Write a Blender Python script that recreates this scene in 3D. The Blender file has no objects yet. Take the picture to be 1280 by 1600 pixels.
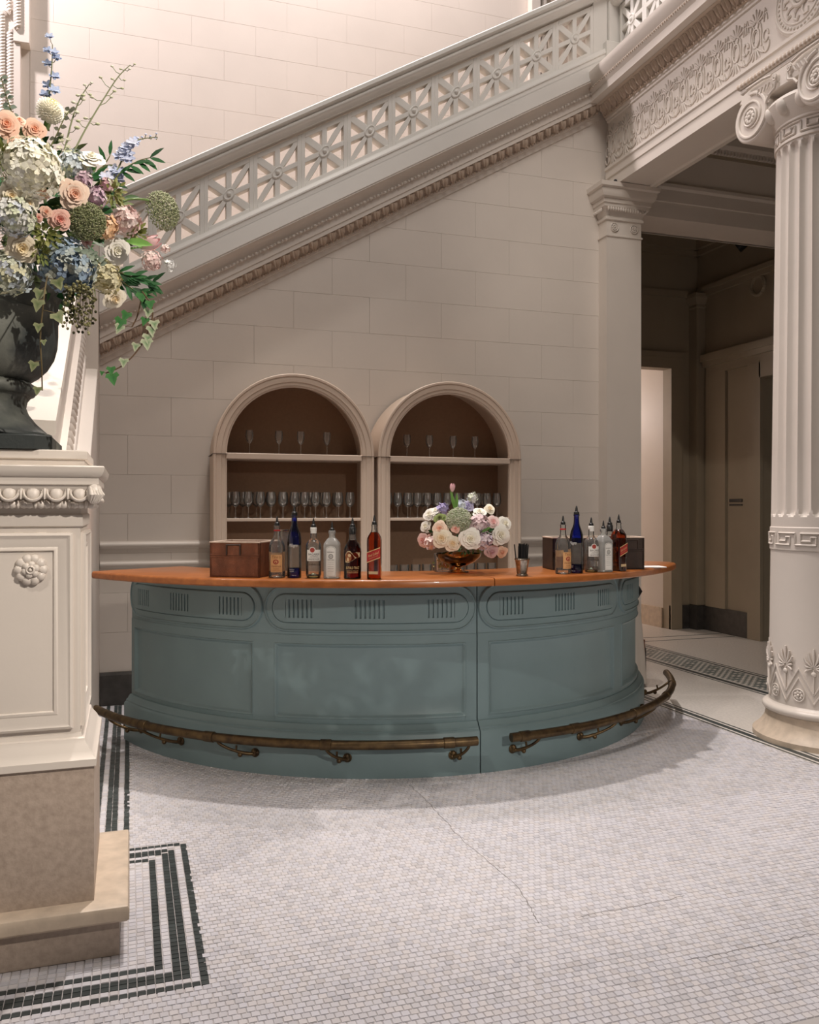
import bpy, math, random
from mathutils import Vector, Matrix
random.seed(7)
SC = bpy.context.scene
COL = SC.collection
PI = math.pi
# ------------------------------------------------------------------ camera
F_PX, CAM_H = 1320.0, 1.42
YAW = math.atan(438.0/1320.0)
cam = bpy.data.cameras.new('camera'); camo = bpy.data.objects.new('camera', cam); COL.objects.link(camo)
cam.sensor_fit = 'HORIZONTAL'; cam.sensor_width = 24.0; cam.lens = 24.0*F_PX/1280.0
cam.shift_y = -5/1280.0   # horizon sits at y = 795 of 1600
camo.location = (0, 0, CAM_H); camo.rotation_euler = (PI/2, 0, -YAW)
cam.clip_end = 200
SC.camera = camo
# ------------------------------------------------------------------ world, lights, exposure
SC.view_settings.view_transform = 'Standard'; SC.view_settings.look = 'None'
SC.view_settings.exposure = 0.0; SC.view_settings.gamma = 1.0; SC.view_settings.use_curve_mapping = False
W = bpy.data.worlds.new('hall_ambient'); SC.world = W; W.use_nodes = True
bg = W.node_tree.nodes['Background']; bg.inputs[0].default_value = (1.0, 0.90, 0.81, 1); bg.inputs[1].default_value = 0.08
def area(name, loc, target, size, power, color, size_y=None):
    l = bpy.data.lights.new(name, 'AREA'); l.energy = power; l.color = color; l.size = size
    if size_y: l.shape = 'RECTANGLE'; l.size_y = size_y
    o = bpy.data.objects.new(name, l); COL.objects.link(o); o.location = loc
    o.rotation_euler = (Vector(target)-Vector(loc)).to_track_quat('-Z', 'Y').to_euler(); return o
def spot(name, loc, target, power, color, angle, blend=0.5, radius=0.08):
    l = bpy.data.lights.new(name, 'SPOT'); l.energy = power; l.color = color; l.spot_size = math.radians(angle); l.spot_blend = blend; l.shadow_soft_size = radius
    o = bpy.data.objects.new(name, l); COL.objects.link(o); o.location = loc
    o.rotation_euler = (Vector(target)-Vector(loc)).to_track_quat('-Z', 'Y').to_euler(); return o
def point(name, loc, power, color, radius=0.1):
    l = bpy.data.lights.new(name, 'POINT'); l.energy = power; l.color = color; l.shadow_soft_size = radius
    o = bpy.data.objects.new(name, l); COL.objects.link(o); o.location = loc; return o
KEY = (1.0, 0.90, 0.80)
area('laylight', (1.4, 2.6, 9.0), (1.4, 2.6, 0), 2.6, 215, (1.0, 0.93, 0.88))
spot('hall_downlight', (1.25, 5.2, 9.0), (1.45, 3.2, 0), 1500, (1.0, 0.92, 0.86), 56, 0.7, 0.10)
spot('stair_hall_lamp', (-2.4, 7.0, 7.7), (0.6, 8.3, 5.0), 820, (1.0, 0.89, 0.90), 110, 0.6, 0.12)
spot('upper_wall_fill', (2.1, 7.0, 9.3), (2.1, 8.3, 5.2), 640, (1.0, 0.89, 0.88), 110, 0.6, 0.15)  # added fill spot, evens out the brightness of the upper wall
spot('hall_lamp_front', (3.4, -1.6, 5.6), (-0.55, 3.1, 1.6), 1780, KEY, 26, 0.7, 0.05)
spot('hall_lamp_side', (-3.0, 0.2, 6.6), (1.5, 4.3, 0.6), 520, KEY, 30, 0.5, 0.04)
spot('bar_front_fill', (2.4, -4.6, 4.2), (1.65, 4.2, 0.5), 820, KEY, 25, 1.0, 0.15)  # added frontal fill that brightens the bar front, not a fitting of the hall
spot('hall_lamp_colonnade', (0.2, 1.6, 7.6), (4.05, 6.3, 2.9), 420, KEY, 26, 0.9, 0.08)
point('passage_lamp', (5.2, 11.0, 2.8), 85, (1.0, 0.86, 0.80), 0.15)

# ------------------------------------------------------------------ materials
MAT = {}
def nodes_of(m):
    m.use_nodes = True; nt = m.node_tree; b = nt.nodes['Principled BSDF']; return nt, b
def c4(c): return (c[0], c[1], c[2], 1)
def mat(name, color, rough=0.55, metal=0.0, var=0.06, scale=6.0, bump=0.0, bscale=60.0, dark=None, coat=0.0, spec=0.5, stretch=None, attr=False, amt=0.5, detail=4.0):
    m = bpy.data.materials.new(name); nt, b = nodes_of(m); N = nt.nodes; L = nt.links
    b.inputs['Roughness'].default_value = rough; b.inputs['Metallic'].default_value = metal
    b.inputs['Coat Weight'].default_value = coat; b.inputs['Specular IOR Level'].default_value = spec
    tc = N.new('ShaderNodeTexCoord'); vec = tc.outputs['Object']
    if stretch:
        mp = N.new('ShaderNodeMapping'); mp.inputs['Scale'].default_value = stretch; L.new(vec, mp.inputs[0]); vec = mp.outputs[0]
    nz = N.new('ShaderNodeTexNoise'); nz.inputs['Scale'].default_value = scale; nz.inputs['Detail'].default_value = detail; L.new(vec, nz.inputs['Vector'])
    rp = N.new('ShaderNodeValToRGB'); rp.color_ramp.elements[0].position = 0.5-amt*0.5; rp.color_ramp.elements[1].position = 0.5+amt*0.5
    d = dark if dark else tuple(x*(1-var) for x in color); l = tuple(min(1, x*(1+var)) for x in color) if not dark else color
    rp.color_ramp.elements[0].color = c4(d); rp.color_ramp.elements[1].color = c4(l); L.new(nz.outputs[0], rp.inputs[0])
    src = rp.outputs[0]
    if attr:
        at = N.new('ShaderNodeAttribute'); at.attribute_name = 'Col'
        mx = N.new('ShaderNodeMix'); mx.data_type = 'RGBA'; mx.blend_type = 'MULTIPLY'; mx.inputs[0].default_value = 1.0
        L.new(src, mx.inputs[6]); L.new(at.outputs['Color'], mx.inputs[7]); src = mx.outputs[2]
    L.new(src, b.inputs['Base Color'])
    if bump > 0:
        n2 = N.new('ShaderNodeTexNoise'); n2.inputs['Scale'].default_value = bscale; n2.inputs['Detail'].default_value = 3; L.new(tc.outputs['Object'], n2.inputs['Vector'])
        bp = N.new('ShaderNodeBump'); bp.inputs['Strength'].default_value = bump; bp.inputs['Distance'].default_value = 0.004
        L.new(n2.outputs[0], bp.inputs['Height']); L.new(bp.outputs[0], b.inputs['Normal'])
    MAT[name] = m; return m
def glassy(name, tint, gloss=1.0, rough=0.02, milk=0.0):
    # thin clear or tinted glass: tinted see-through surface with a fresnel reflection
    m = bpy.data.materials.new(name); m.use_nodes = True; nt = m.node_tree; N = nt.nodes; L = nt.links; N.clear()
    out = N.new('ShaderNodeOutputMaterial'); tr = N.new('ShaderNodeBsdfTransparent'); tr.inputs[0].default_value = c4(tint)
    gl = N.new('ShaderNodeBsdfGlossy'); gl.inputs['Roughness'].default_value = rough; gl.inputs[0].default_value = (1, 1, 1, 1)
    lw = N.new('ShaderNodeFresnel'); lw.inputs[0].default_value = 1.5
    mu = N.new('ShaderNodeMath'); mu.operation = 'MULTIPLY'; mu.inputs[1].default_value = gloss; mu.use_clamp = True
    mx = N.new('ShaderNodeMixShader'); df = N.new('ShaderNodeBsdfDiffuse'); df.inputs[0].default_value = (0.80, 0.80, 0.77, 1); mm = N.new('ShaderNodeMixShader'); mm.inputs[0].default_value = milk; L.new(tr.outputs[0], mm.inputs[1]); L.new(df.outputs[0], mm.inputs[2])
    L.new(lw.outputs[0], mu.inputs[0]); L.new(mu.outputs[0], mx.inputs[0]); L.new(mm.outputs[0], mx.inputs[1]); L.new(gl.outputs[0], mx.inputs[2]); L.new(mx.outputs[0], out.inputs[0])
    MAT[name] = m; return m
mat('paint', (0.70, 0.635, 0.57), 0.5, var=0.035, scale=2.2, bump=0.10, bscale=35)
mat('paint_gloss', (0.70, 0.635, 0.57), 0.42, var=0.03, scale=3, bump=0.04, bscale=30)
mat('paint_grille', (0.80, 0.77, 0.72), 0.5, var=0.03, scale=3)
mat('paint_leaf_shade', (0.57, 0.46, 0.37), 0.6, var=0.06, scale=9)  # the shade on the leaf mouldings is mixed into this brown
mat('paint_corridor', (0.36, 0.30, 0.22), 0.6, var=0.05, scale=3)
mat('stone_grey', (0.53, 0.43, 0.355), 0.6, var=0.2, scale=45, bump=0.25, bscale=120, dark=(0.38, 0.30, 0.24), detail=8)
mat('stone_warm', (0.60, 0.49, 0.38), 0.5, var=0.15, scale=18, bump=0.12, bscale=90)
mat('stone_dark', (0.06, 0.055, 0.05), 0.4, var=0.3, scale=14)
mat('tile_white', (0.70, 0.68, 0.71), 0.34, var=0.06, scale=1.1, attr=True)
mat('tile_black', (0.045, 0.055, 0.055), 0.38, var=0.3, scale=30, attr=True)
mat('grout', (0.50, 0.47, 0.46), 0.9, var=0.15, scale=5)
mat('grout_dark', (0.16, 0.14, 0.125), 0.9, var=0.15, scale=5)
mat('floor_far', (0.66, 0.62, 0.57), 0.30, var=0.16, scale=55, detail=8)
mat('teal', (0.198, 0.285, 0.302), 0.42, var=0.05, scale=5, bump=0.06, bscale=80)
mat('wood_top', (0.46, 0.155, 0.038), 0.30, var=0.3, scale=5, stretch=(1, 7, 7), dark=(0.24, 0.070, 0.016), coat=0.15, amt=0.7, detail=7)
mat('leather', (0.17, 0.052, 0.020), 0.45, var=0.25, scale=30, bump=0.35, bscale=260)
mat('leather_dark', (0.040, 0.022, 0.014), 0.5, var=0.2, scale=30)
mat('cabinet', (0.66, 0.525, 0.42), 0.5, var=0.04, scale=4, bump=0.05)
mat('cabinet_back', (0.30, 0.185, 0.115), 0.7, var=0.06, scale=60, detail=2)
mat('brass', (0.20, 0.135, 0.065), 0.42, 0.9, var=0.3, scale=22, dark=(0.065, 0.045, 0.03))
mat('silver', (0.52, 0.46, 0.39), 0.25, 1.0, var=0.3, scale=60, dark=(0.16, 0.13, 0.10))
mat('black_plastic', (0.012, 0.012, 0.012), 0.35, var=0.1)
mat('black_cloth', (0.010, 0.010, 0.011), 0.9, var=0.1)
mat('white_cloth', (0.74, 0.69, 0.63), 0.9, var=0.04)
mat('paper', (0.86, 0.84, 0.81), 0.8, var=0.02)
mat('label_white', (0.80, 0.78, 0.73), 0.6, var=0.03)
mat('label_tan', (0.66, 0.36, 0.15), 0.6, var=0.05)
mat('label_buff', (0.66, 0.47, 0.26), 0.6, var=0.05)
mat('label_red', (0.42, 0.02, 0.02), 0.5, var=0.05)
mat('print_black', (0.03, 0.025, 0.02), 0.6, var=0.02)
mat('print_red', (0.36, 0.045, 0.03), 0.6, var=0.02)
mat('print_brown', (0.30, 0.10, 0.035), 0.6, var=0.02)
mat('print_white', (0.86, 0.85, 0.82), 0.6, var=0.02)
mat('print_gold', (0.75, 0.52, 0.24), 0.4, var=0.02)
mat('urn', (0.125, 0.130, 0.110), 0.6, var=0.3, scale=4.2, bump=0.35, bscale=70, dark=(0.028, 0.034, 0.033), amt=0.16, detail=9)
mat('petal', (1, 1, 1), 0.6, var=0.0, attr=True, spec=0.2)
mat('leaf', (1, 1, 1), 0.5, var=0.12, scale=40, attr=True, spec=0.3)
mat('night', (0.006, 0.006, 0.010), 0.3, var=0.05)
mat('window_pane', (0.60, 0.60, 0.60), 0.3, var=0.03)
glassy('glass_clear', (0.985, 0.985, 0.98), 1.0, 0.22, 0.05)
glassy('glass_bottle', (0.93, 0.94, 0.92), 1.1, 0.06, 0.07)
glassy('glass_frost', (0.90, 0.92, 0.89), 1.0, 0.12, 0.30)
glassy('glass_blue', (0.06, 0.12, 0.66), 1.3)
glassy('glass_amber', (0.42, 0.085, 0.018), 1.2)
glassy('glass_whisky', (0.62, 0.20, 0.045), 1.2)
glassy('glass_bowl', (0.93, 0.62, 0.28), 1.6)
glassy('glass_green', (0.70, 0.93, 0.84), 1.8)

# ------------------------------------------------------------------ mesh helpers
class MB:
    def __init__(s): s.v = []; s.f = []; s.c = []; s.col = None
    def add(s, vs, fs, col=None):
        o = len(s.v); s.v += [tuple(p) for p in vs]; s.f += [tuple(o+i for i in f) for f in fs]
        cc = col or s.col
        s.c += (cc if isinstance(cc, list) else [cc]*len(vs)); return s
    def box(s, x0, y0, z0, x1, y1, z1):
        return s.add([(x0,y0,z0),(x1,y0,z0),(x1,y1,z0),(x0,y1,z0),(x0,y0,z1),(x1,y0,z1),(x1,y1,z1),(x0,y1,z1)],
              [(3,2,1,0),(4,5,6,7),(0,1,5,4),(1,2,6,5),(2,3,7,6),(3,0,4,7)])
    def bbox(s, x0, y0, z0, x1, y1, z1, b=0.006):
        # box with chamfered edges
        P = [(x0+b,y0+b),(x1-b,y0+b),(x1-b,y1-b),(x0+b,y1-b)]; Q = [(x0,y0),(x1,y0),(x1,y1),(x0,y1)]
        lv = [(z0,P),(z0+b,Q),(z1-b,Q),(z1,P)]
        vs = [(p[0],p[1],z) for z, pl in lv for p in pl]; fs = [(3,2,1,0),(12,13,14,15)]
        for k in range(3):
            for i in range(4): j = (i+1) % 4; fs.append((k*4+i,k*4+j,k*4+4+j,k*4+4+i))
        return s.add(vs, fs)
    def grid(s, rows, close_u=False, close_v=False, col=None):
        n = len(rows[0]); m = len(rows); vs = [p for r in rows for p in r]; fs = []
        for i in range(m if close_v else m-1):
            for j in range(n if close_u else n-1):
                a = i*n+j; b = i*n+(j+1) % n; c = ((i+1) % m)*n+(j+1) % n; d = ((i+1) % m)*n+j; fs.append((a,b,c,d))
        return s.add(vs, fs, col)
    def lathe(s, prof, n=32, c=(0,0,0), sec=None, col=None, cap=True):
        rows = []
        for r, z in prof:
            row = []
            for k in range(n):
                a = 2*PI*k/n; q = sec(a) if sec else 1.0
                row.append((c[0]+r*q*math.cos(a), c[1]+r*q*math.sin(a), c[2]+z))
            rows.append(row)
        s.grid(rows, close_u=True, col=col)
        if cap:
            o = len(s.v)-len(rows)*n
            s.f.append(tuple(o+n-1-i for i in range(n))); e = o+(len(rows)-1)*n; s.f.append(tuple(e+i for i in range(n)))
        return s
    def tube(s, pts, r, n=8, closed=False, caps=True, col=None, flat=1.0):
        pts = [Vector(p) for p in pts]; m = len(pts); rows = []; up = None
        for i in range(m):
            a = pts[(i-1) % m] if (closed or i > 0) else pts[i]; b = pts[(i+1) % m] if (closed or i < m-1) else pts[i]
            t = (b-a); t = t.normalized() if t.length > 1e-9 else Vector((0,0,1))
            if up is None:
                up = Vector((0,0,1)) if abs(t.z) < 0.9 else Vector((1,0,0))
            x = up.cross(t)
            if x.length < 1e-6: x = Vector((1,0,0)).cross(t)
            x.normalize(); y = t.cross(x).normalized(); up = y
            rr = r[i] if isinstance(r, (list, tuple)) else r
            rows.append([pts[i]+x*(rr*math.cos(2*PI*k/n))+y*(rr*flat*math.sin(2*PI*k/n)) for k in range(n)])
        s.grid(rows, close_u=True, close_v=closed, col=col)
        if caps and not closed:
            o = len(s.v)-m*n; s.f.append(tuple(o+n-1-i for i in range(n))); e = o+(m-1)*n; s.f.append(tuple(e+i for i in range(n)))
        return s
    def ball(s, c, r, nu=8, nv=5, col=None, sq=(1,1,1)):
        c = Vector(c); rows = []
        for i in range(1, nv):
            t = PI*i/nv; rows.append([(c.x+sq[0]*r*math.sin(t)*math.cos(2*PI*k/nu), c.y+sq[1]*r*math.sin(t)*math.sin(2*PI*k/nu), c.z-sq[2]*r*math.cos(t)) for k in range(nu)])
        s.grid(rows, close_u=True, col=col); o = len(s.v)-(nv-1)*nu
        s.add([(c.x,c.y,c.z-sq[2]*r),(c.x,c.y,c.z+sq[2]*r)], [], col if not isinstance(col, list) else None); b = len(s.v)-2
        for k in range(nu):
            s.f.append((b, o+(k+1) % nu, o+k)); e = o+(nv-2)*nu; s.f.append((b+1, e+k, e+(k+1) % nu))
        return s
    def prism(s, poly, fn, d0, d1, inset=0.0):
        # poly: 2-D outline, fn(u, v, depth) -> 3-D point; d1 is the face turned outward; inset chamfers it
        n = len(poly); vs = [fn(u, v, d0) for u, v in poly]; fs = []
        if inset > 0:
            cx = sum(p[0] for p in poly)/n; cy = sum(p[1] for p in poly)/n; ip = []
            for i in range(n):
                p0 = Vector(poly[i-1]); p1 = Vector(poly[i]); p2 = Vector(poly[(i+1) % n])
                a = (p1-p0); b = (p2-p1)
                if a.length < 1e-7 or b.length < 1e-7: ip.append(tuple(p1)); continue
                a.normalize(); b.normalize(); na = Vector((-a.y, a.x)); nb = Vector((-b.y, b.x)); q = na+nb; k = max(0.35, 1+na.dot(nb))
                w = p1+q*(inset/k)*1.0; ip.append((w.x, w.y))
            vs += [fn(u, v, d1-inset if d1 > d0 else d1+inset) for u, v in poly] + [fn(u, v, d1) for u, v in ip]; L = 3
        else:
            vs += [fn(u, v, d1) for u, v in poly]; L = 2
        for k in range(L-1):
            for i in range(n): j = (i+1) % n; fs.append((k*n+i, k*n+j, (k+1)*n+j, (k+1)*n+i))
        fs.append(tuple((L-1)*n+i for i in range(n))); fs.append(tuple(n-1-i for i in range(n)))
        return s.add(vs, fs)
    def sweep(s, prof, path, caps=True):
        # prof: list of 2-D (a, b); path: list of functions (a, b) -> 3-D point
        rows = [[fn(a, b) for a, b in prof] for fn in path]; n = len(prof); s.grid(rows, close_u=True)
        if caps:
            o = len(s.v)-len(rows)*n; s.f.append(tuple(o+i for i in range(n))); e = o+(len(rows)-1)*n; s.f.append(tuple(e+n-1-i for i in range(n)))
        return s
    def mesh(s, name, m, smooth=None):
        me = bpy.data.meshes.new(name); me.from_pydata(s.v, [], s.f); me.materials.append(MAT[m] if isinstance(m, str) else m)
        if any(c is not None for c in s.c):
            at = me.color_attributes.new('Col', 'FLOAT_COLOR', 'POINT'); flat = []
            for c in s.c: c = c or (1,1,1); flat += [c[0], c[1], c[2], 1.0]
            at.data.foreach_set('color', flat)
        me.update()
        if s.v:
            import bmesh
            bm = bmesh.new(); bm.from_mesh(me); bmesh.ops.recalc_face_normals(bm, faces=bm.faces[:])
            if smooth is not None:
                for f in bm.faces: f.smooth = True
                ca = math.radians(smooth)
                for e in bm.edges:
                    if len(e.link_faces) == 2 and e.calc_face_angle(0) > ca: e.smooth = False
            bm.to_mesh(me); bm.free()
        return me
    def build(s, name, m, parent=None, smooth=None, **k):
        return link(name, s.mesh(name, m, smooth), None, parent, **k)
def link(name, me, M=None, parent=None, **k):
    o = bpy.data.objects.new(name, me); COL.objects.link(o)
    if M is not None: o.matrix_world = M
    if parent is not None:
        o.parent = parent; o.matrix_parent_inverse = Matrix.Translation(-root_loc(parent))
    tag(o, **k); return o
def root_loc(p): return p.location.copy() if p.type == 'EMPTY' else Vector((0, 0, 0))   # meshes keep world coordinates
def tag(o, label=None, cat=None, group=None, kind=None):
    if label: o['label'] = label
    if cat: o['category'] = cat
    if group: o['group'] = group
    if kind: o['kind'] = kind
    return o
def thing(name, loc, label, cat, group=None):
    o = bpy.data.objects.new(name, None); COL.objects.link(o); o.location = loc; o.empty_display_size = 0.1
    return tag(o, label, cat, group)
def frame(p, n, s=1.0, spin=0.0, sz=None):
    # matrix with local +Z along n at p
    q = Vector(n).to_track_quat('Z', 'Y').to_matrix().to_4x4()
    return Matrix.Translation(Vector(p)) @ q @ Matrix.Rotation(spin, 4, 'Z') @ Matrix.Diagonal((s, s, sz or s, 1))
FWD = Vector((math.sin(YAW), math.cos(YAW), 0)); RGT = Vector((math.cos(YAW), -math.sin(YAW), 0)); EYE = Vector((0, 0, CAM_H))
def ray(px, py): return FWD+RGT*((px-640)/F_PX)+Vector((0, 0, (795-py)/F_PX))
def atY(px, py, Y): r = ray(px, py); return EYE+r*(Y/r.y)
def atX(px, py, X): r = ray(px, py); return EYE+r*(X/r.x)
def atZ(px, py, Z): r = ray(px, py); return EYE+r*((Z-CAM_H)/r.z)
ORD = ['first','second','third','fourth','fifth','sixth','seventh','eighth','ninth','tenth','eleventh','twelfth','thirteenth','fourteenth']
def clip(poly, a, b, c):
    # keep a*u + b*v <= c
    out = []
    for i in range(len(poly)):
        p = poly[i]; q = poly[(i+1) % len(poly)]; fp = a*p[0]+b*p[1]-c; fq = a*q[0]+b*q[1]-c
        if fp <= 0: out.append(p)
        if (fp < 0) != (fq < 0) and abs(fp-fq) > 1e-12:
            t = fp/(fp-fq); out.append((p[0]+t*(q[0]-p[0]), p[1]+t*(q[1]-p[1])))
    return out
# ------------------------------------------------------------------ the setting: floor
S = 0.575
def ZR(x): return 3.345+S*x          # height of the rosette line of the raking balustrade
WY = 6.5
BX1, BY0, BY1 = -0.03, 2.845, 3.46   # plinth of the newel pedestal (right, front, back)
T = 0.026
fb = MB(); fb.box(-6, -3, -0.08, 4.0, 6.56, -0.0035)
floor = fb.build('floor', 'grout', kind='structure')
def tile_verts(cx, cy, hx, hy, dz):
    b = 0.0018
    return [(cx-hx,cy-hy,-0.0045),(cx+hx,cy-hy,-0.0045),(cx+hx,cy+hy,-0.0045),(cx-hx,cy+hy,-0.0045),
            (cx-hx+b,cy-hy+b,dz),(cx+hx-b,cy-hy+b,dz),(cx+hx-b,cy+hy-b,dz),(cx-hx+b,cy+hy-b,dz)]
TF = [(4,5,6,7),(0,1,5,4),(1,2,6,5),(2,3,7,6),(3,0,4,7)]
white, black = [], []
def inview(x, y):
    d = x*FWD.x+y*FWD.y
    if d < 2.15: return False
    u = (x*RGT.x+y*RGT.y)/d
    return abs(u) < 0.52
def in_border(x, y):
    o = 10*T
    if BY0-o < y < BY1+o and x < BX1+o: return True
    if y > BY1 and x < -0.206+8*T: return True
    if BY0 < y < 6.6 and x < -0.2: return True
    return False
ny0 = int(1.9/T); ny1 = int(6.46/T)
for j in range(ny0, ny1):
    y = j*T; off = (0.5 if j % 2 else 0.0)*T + random.uniform(-0.003, 0.003)
    for i in range(-70, 141):
        x = i*T+off
        if x > 3.625 or not inview(x, y) or in_border(x, y): continue
        white.append((x, y))
def border_cell(x, y, k, blacks):
    if not inview(x, y): return
    (black if k in blacks else white).append((x, y))
for k in range(10):
    o = (k+0.5)*T
    n = int((BY1-BY0+2*o)/T)
    for q in range(n+1):
        y = BY0-o+q*T
        if y <= BY1+o+1e-6: border_cell(BX1+o, y, k, (4,6,7,9))
    for q in range(1, 70):
        border_cell(BX1+o-q*T, BY0-o, k, (4,6,7,9))
        xb = BX1+o-q*T
        if xb > -0.206+8*T-0.01 or (xb > -0.25 and k < 9 and xb > -0.01): border_cell(xb, BY1+o, k, (4,6,7,9))
for k in range(8):
    x = -0.206+(k+0.5)*T
    for q in range(0, 130):
        y = BY1+0.02+q*T
        if y < 6.46 and not (y < BY1+10*T and x > 0.0): border_cell(x, y, k, (2,4,5,7))
def dist(p): return p[0]*FWD.x+p[1]*FWD.y
def tiles(cells, name, m, shade, tone):
    cells.sort(key=dist); protos = []
    # nearest cells that the frame really shows get objects of their own
    big = [p for p in cells if abs((p[0]*RGT.x+p[1]*RGT.y)/dist(p)) < 0.48 and CAM_H/dist(p) < 0.605][:300]; bs = set(big)
    for q in range(6):
        g = MB(); sh = shade(); g.add(tile_verts(0, 0, 0.0126, 0.0126, random.uniform(-0.0004, 0.0004)), TF, tuple(sh*t for t in tone())); protos.append(g.mesh(name, m))
    for p in big:
        o = link(name, random.choice(protos), Matrix.Translation((p[0], p[1], 0)) @ Matrix.Rotation(random.uniform(-0.03, 0.03), 4, 'Z'), floor)
    g = MB()
    for p in cells:
        if p in bs: continue
        sh = shade(); t = tone(); g.add(tile_verts(p[0]+random.uniform(-.0008,.0008), p[1]+random.uniform(-.0008,.0008), 0.0126+random.uniform(-.0006,.0003), 0.0126+random.uniform(-.0007,.0004), random.uniform(-0.0006, 0.0004)), TF, tuple(sh*q for q in t))
    me = bpy.data.meshes.new(name+'_field'); me.from_pydata(g.v, [], g.f); me.materials.append(MAT[m])
    at = me.color_attributes.new('Col', 'FLOAT_COLOR', 'POINT'); fl = []
    for c in g.c: fl += [c[0], c[1], c[2], 1.0]
    at.data.foreach_set('color', fl); me.update()
    link(name+'_field', me, None, floor, kind='stuff')
tiles(white, 'mosaic_tile', 'tile_white', lambda: random.choice([1.0,0.97,0.94,1.0,0.9,0.98,0.84]), lambda: random.choice([(1,1,1),(1,1,1),(1.0,0.98,0.95),(0.97,0.98,1.0)]))
tiles(black, 'border_tile', 'tile_black', lambda: random.uniform(0.8, 1.5), lambda: (1,1,1))
# hall border lines toward the colonnade and the passage floor behind it
g = MB(); g.box(3.63, -3, -0.08, 12, 12, -0.0005); g.build('passage_floor', 'floor_far', floor)
g = MB(); g.box(-6, 6.56, -0.08, 3.63, 12, -0.01); g.build('subfloor', 'grout', floor)
for x0, w in ((3.635, 0.014), (3.672, 0.04), (3.735, 0.014), (4.60, 0.016), (4.64, 0.05), (5.06, 0.03), (5.12, 0.016)):
    g = MB(); g.box(x0, 1.5, -0.001, x0+w, 8.3, 0.0008); g.col = (1,1,1); g.c = [(1,1,1)]*8; g.build('border_strip', 'tile_black', floor)
g = MB(); n = 0
for i in range(150):
    y = 3.6+i*0.031
    for k in range(10):
        if (i+k) % 2 == 0 or (i*k) % 5 == 2:
            x = 4.72+k*0.032; g.box(x, y, -0.001, x+0.030, y+0.029, 0.0006)
g.c = [(3.4,3.2,3.0)]*len(g.v); g.build('chequer_band', 'tile_black', floor, kind='stuff')
g = MB(); g.box(4.6, 7.78, -0.001, 6.4, 7.80, 0.0008); g.box(4.6, 8.0, -0.001, 6.4, 8.02, 0.0008); g.c = [(1.4,1.4,1.4)]*16; g.build('border_strip', 'tile_black', floor)

for path in ([(640, 1226), (668, 1252), (690, 1276), (722, 1312), (760, 1344), (808, 1384), (832, 1424), (842, 1446)], [(1075, 1500), (1140, 1487), (1210, 1472), (1279, 1456)], [(905, 1432), (1000, 1414), (1080, 1398)]):
    pts = [atZ(px, py, 0.0004) for px, py in path]; q = []
    for a, b in zip(pts[:-1], pts[1:]):
        for k in range(7): q.append(a.lerp(b, k/7)+Vector((random.uniform(-.006, .006), random.uniform(-.006, .006), 0)))
    g = MB(); g.tube(q, 0.0011, 4, flat=0.4); g.build('crack', 'grout_dark', floor)

# ------------------------------------------------------------------ walls of ashlar blocks
CH, BL = 0.287, 0.61
def ashlar(parent, x0, x1, z0, z1, Y, m, lim=None, zoff=0.0, holes=()):
    r = 0; z = z0
    while z < z1-0.01:
        zt = min(z+CH, z1); x = x0-((r % 2)*0.5+0.18)*BL
        while x < x1:
            poly = [(max(x, x0)+.0006, z+.0006), (min(x+BL, x1)-.0006, z+.0006), (min(x+BL, x1)-.0006, zt-.0006), (max(x, x0)+.0006, zt-.0006)]
            if poly[1][0]-poly[0][0] > 0.02 and not any(poly[0][0] < h[1] and poly[1][0] > h[0] and poly[0][1] < h[3] and poly[2][1] > h[2] for h in holes):
                if lim: poly = clip(poly, -S, 1.0, lim)
                if len(poly) > 2 and max(p[1] for p in poly)-min(p[1] for p in poly) > 0.01:
                    g = MB(); e = random.uniform(-0.0004, 0.0004)
                    g.prism(poly, lambda u, v, d: (u, Y-d, v), -0.03, 0.004+e, 0.0009); g.build('stone_block', m, parent)
            x += BL
        z += CH; r += 1
g = MB(); g.prism(clip([(-0.21, 0), (4.0, 0), (4.0, 6), (-0.21, 6)], -S, 1.0, 3.345-0.33), lambda u, v, d: (u, WY-d, v), -0.12, -0.004)
wall_back = g.build('wall_back', 'paint', kind='structure')
ashlar(wall_back, -0.206, 3.93, 0.235, 5.2, WY, 'paint', 3.345-0.70)
g = MB(); g.box(-4, 8.32, 2.0, 4.0, 8.45, 9.5); g.box(4.0, 8.32, 5.06, 9, 8.45, 9.5)
wall_rear = g.build('wall_rear', 'paint', kind='structure')
ashlar(wall_rear, -0.85, 4.1, 2.75-0.06, 7.3, 8.32, 'paint')
def bars(name, m, parent, prof, x0, x1, smooth=40, **k):
    g = MB(); g.sweep(prof, [lambda a, b, x=x: (x, WY-a, b) for x in (x0, x1)]); return g.build(name, m, parent, smooth, **k)
def torus_prof(z, h, out):  # half-round moulding with small fillets
    p = [(0, z-h*0.5), (out*0.35, z-h*0.5)]
    for i in range(7):
        a = -PI/2+PI*i/6; p.append((out*0.45+out*0.55*math.cos(a), z+h*0.36*math.sin(a)))
    return p+[(out*0.35, z+h*0.5), (0, z+h*0.5)]
bars('trim_1', 'paint_gloss', None, torus_prof(1.155, 0.055, 0.035), -0.2, 3.90, kind='structure')
bars('trim_2', 'paint_gloss', None, torus_prof(1.015, 0.055, 0.035), -0.2, 3.90, kind='structure')
g = MB()
g.sweep([(0, 0), (0.03, 0), (0.03, 0.215), (0.022, 0.235), (0, 0.235)], [lambda a, b, x=x: (x, WY-a, b) for x in (-0.2, 3.9)])
g.build('baseboard_back', 'stone_dark', kind='structure')

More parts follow.
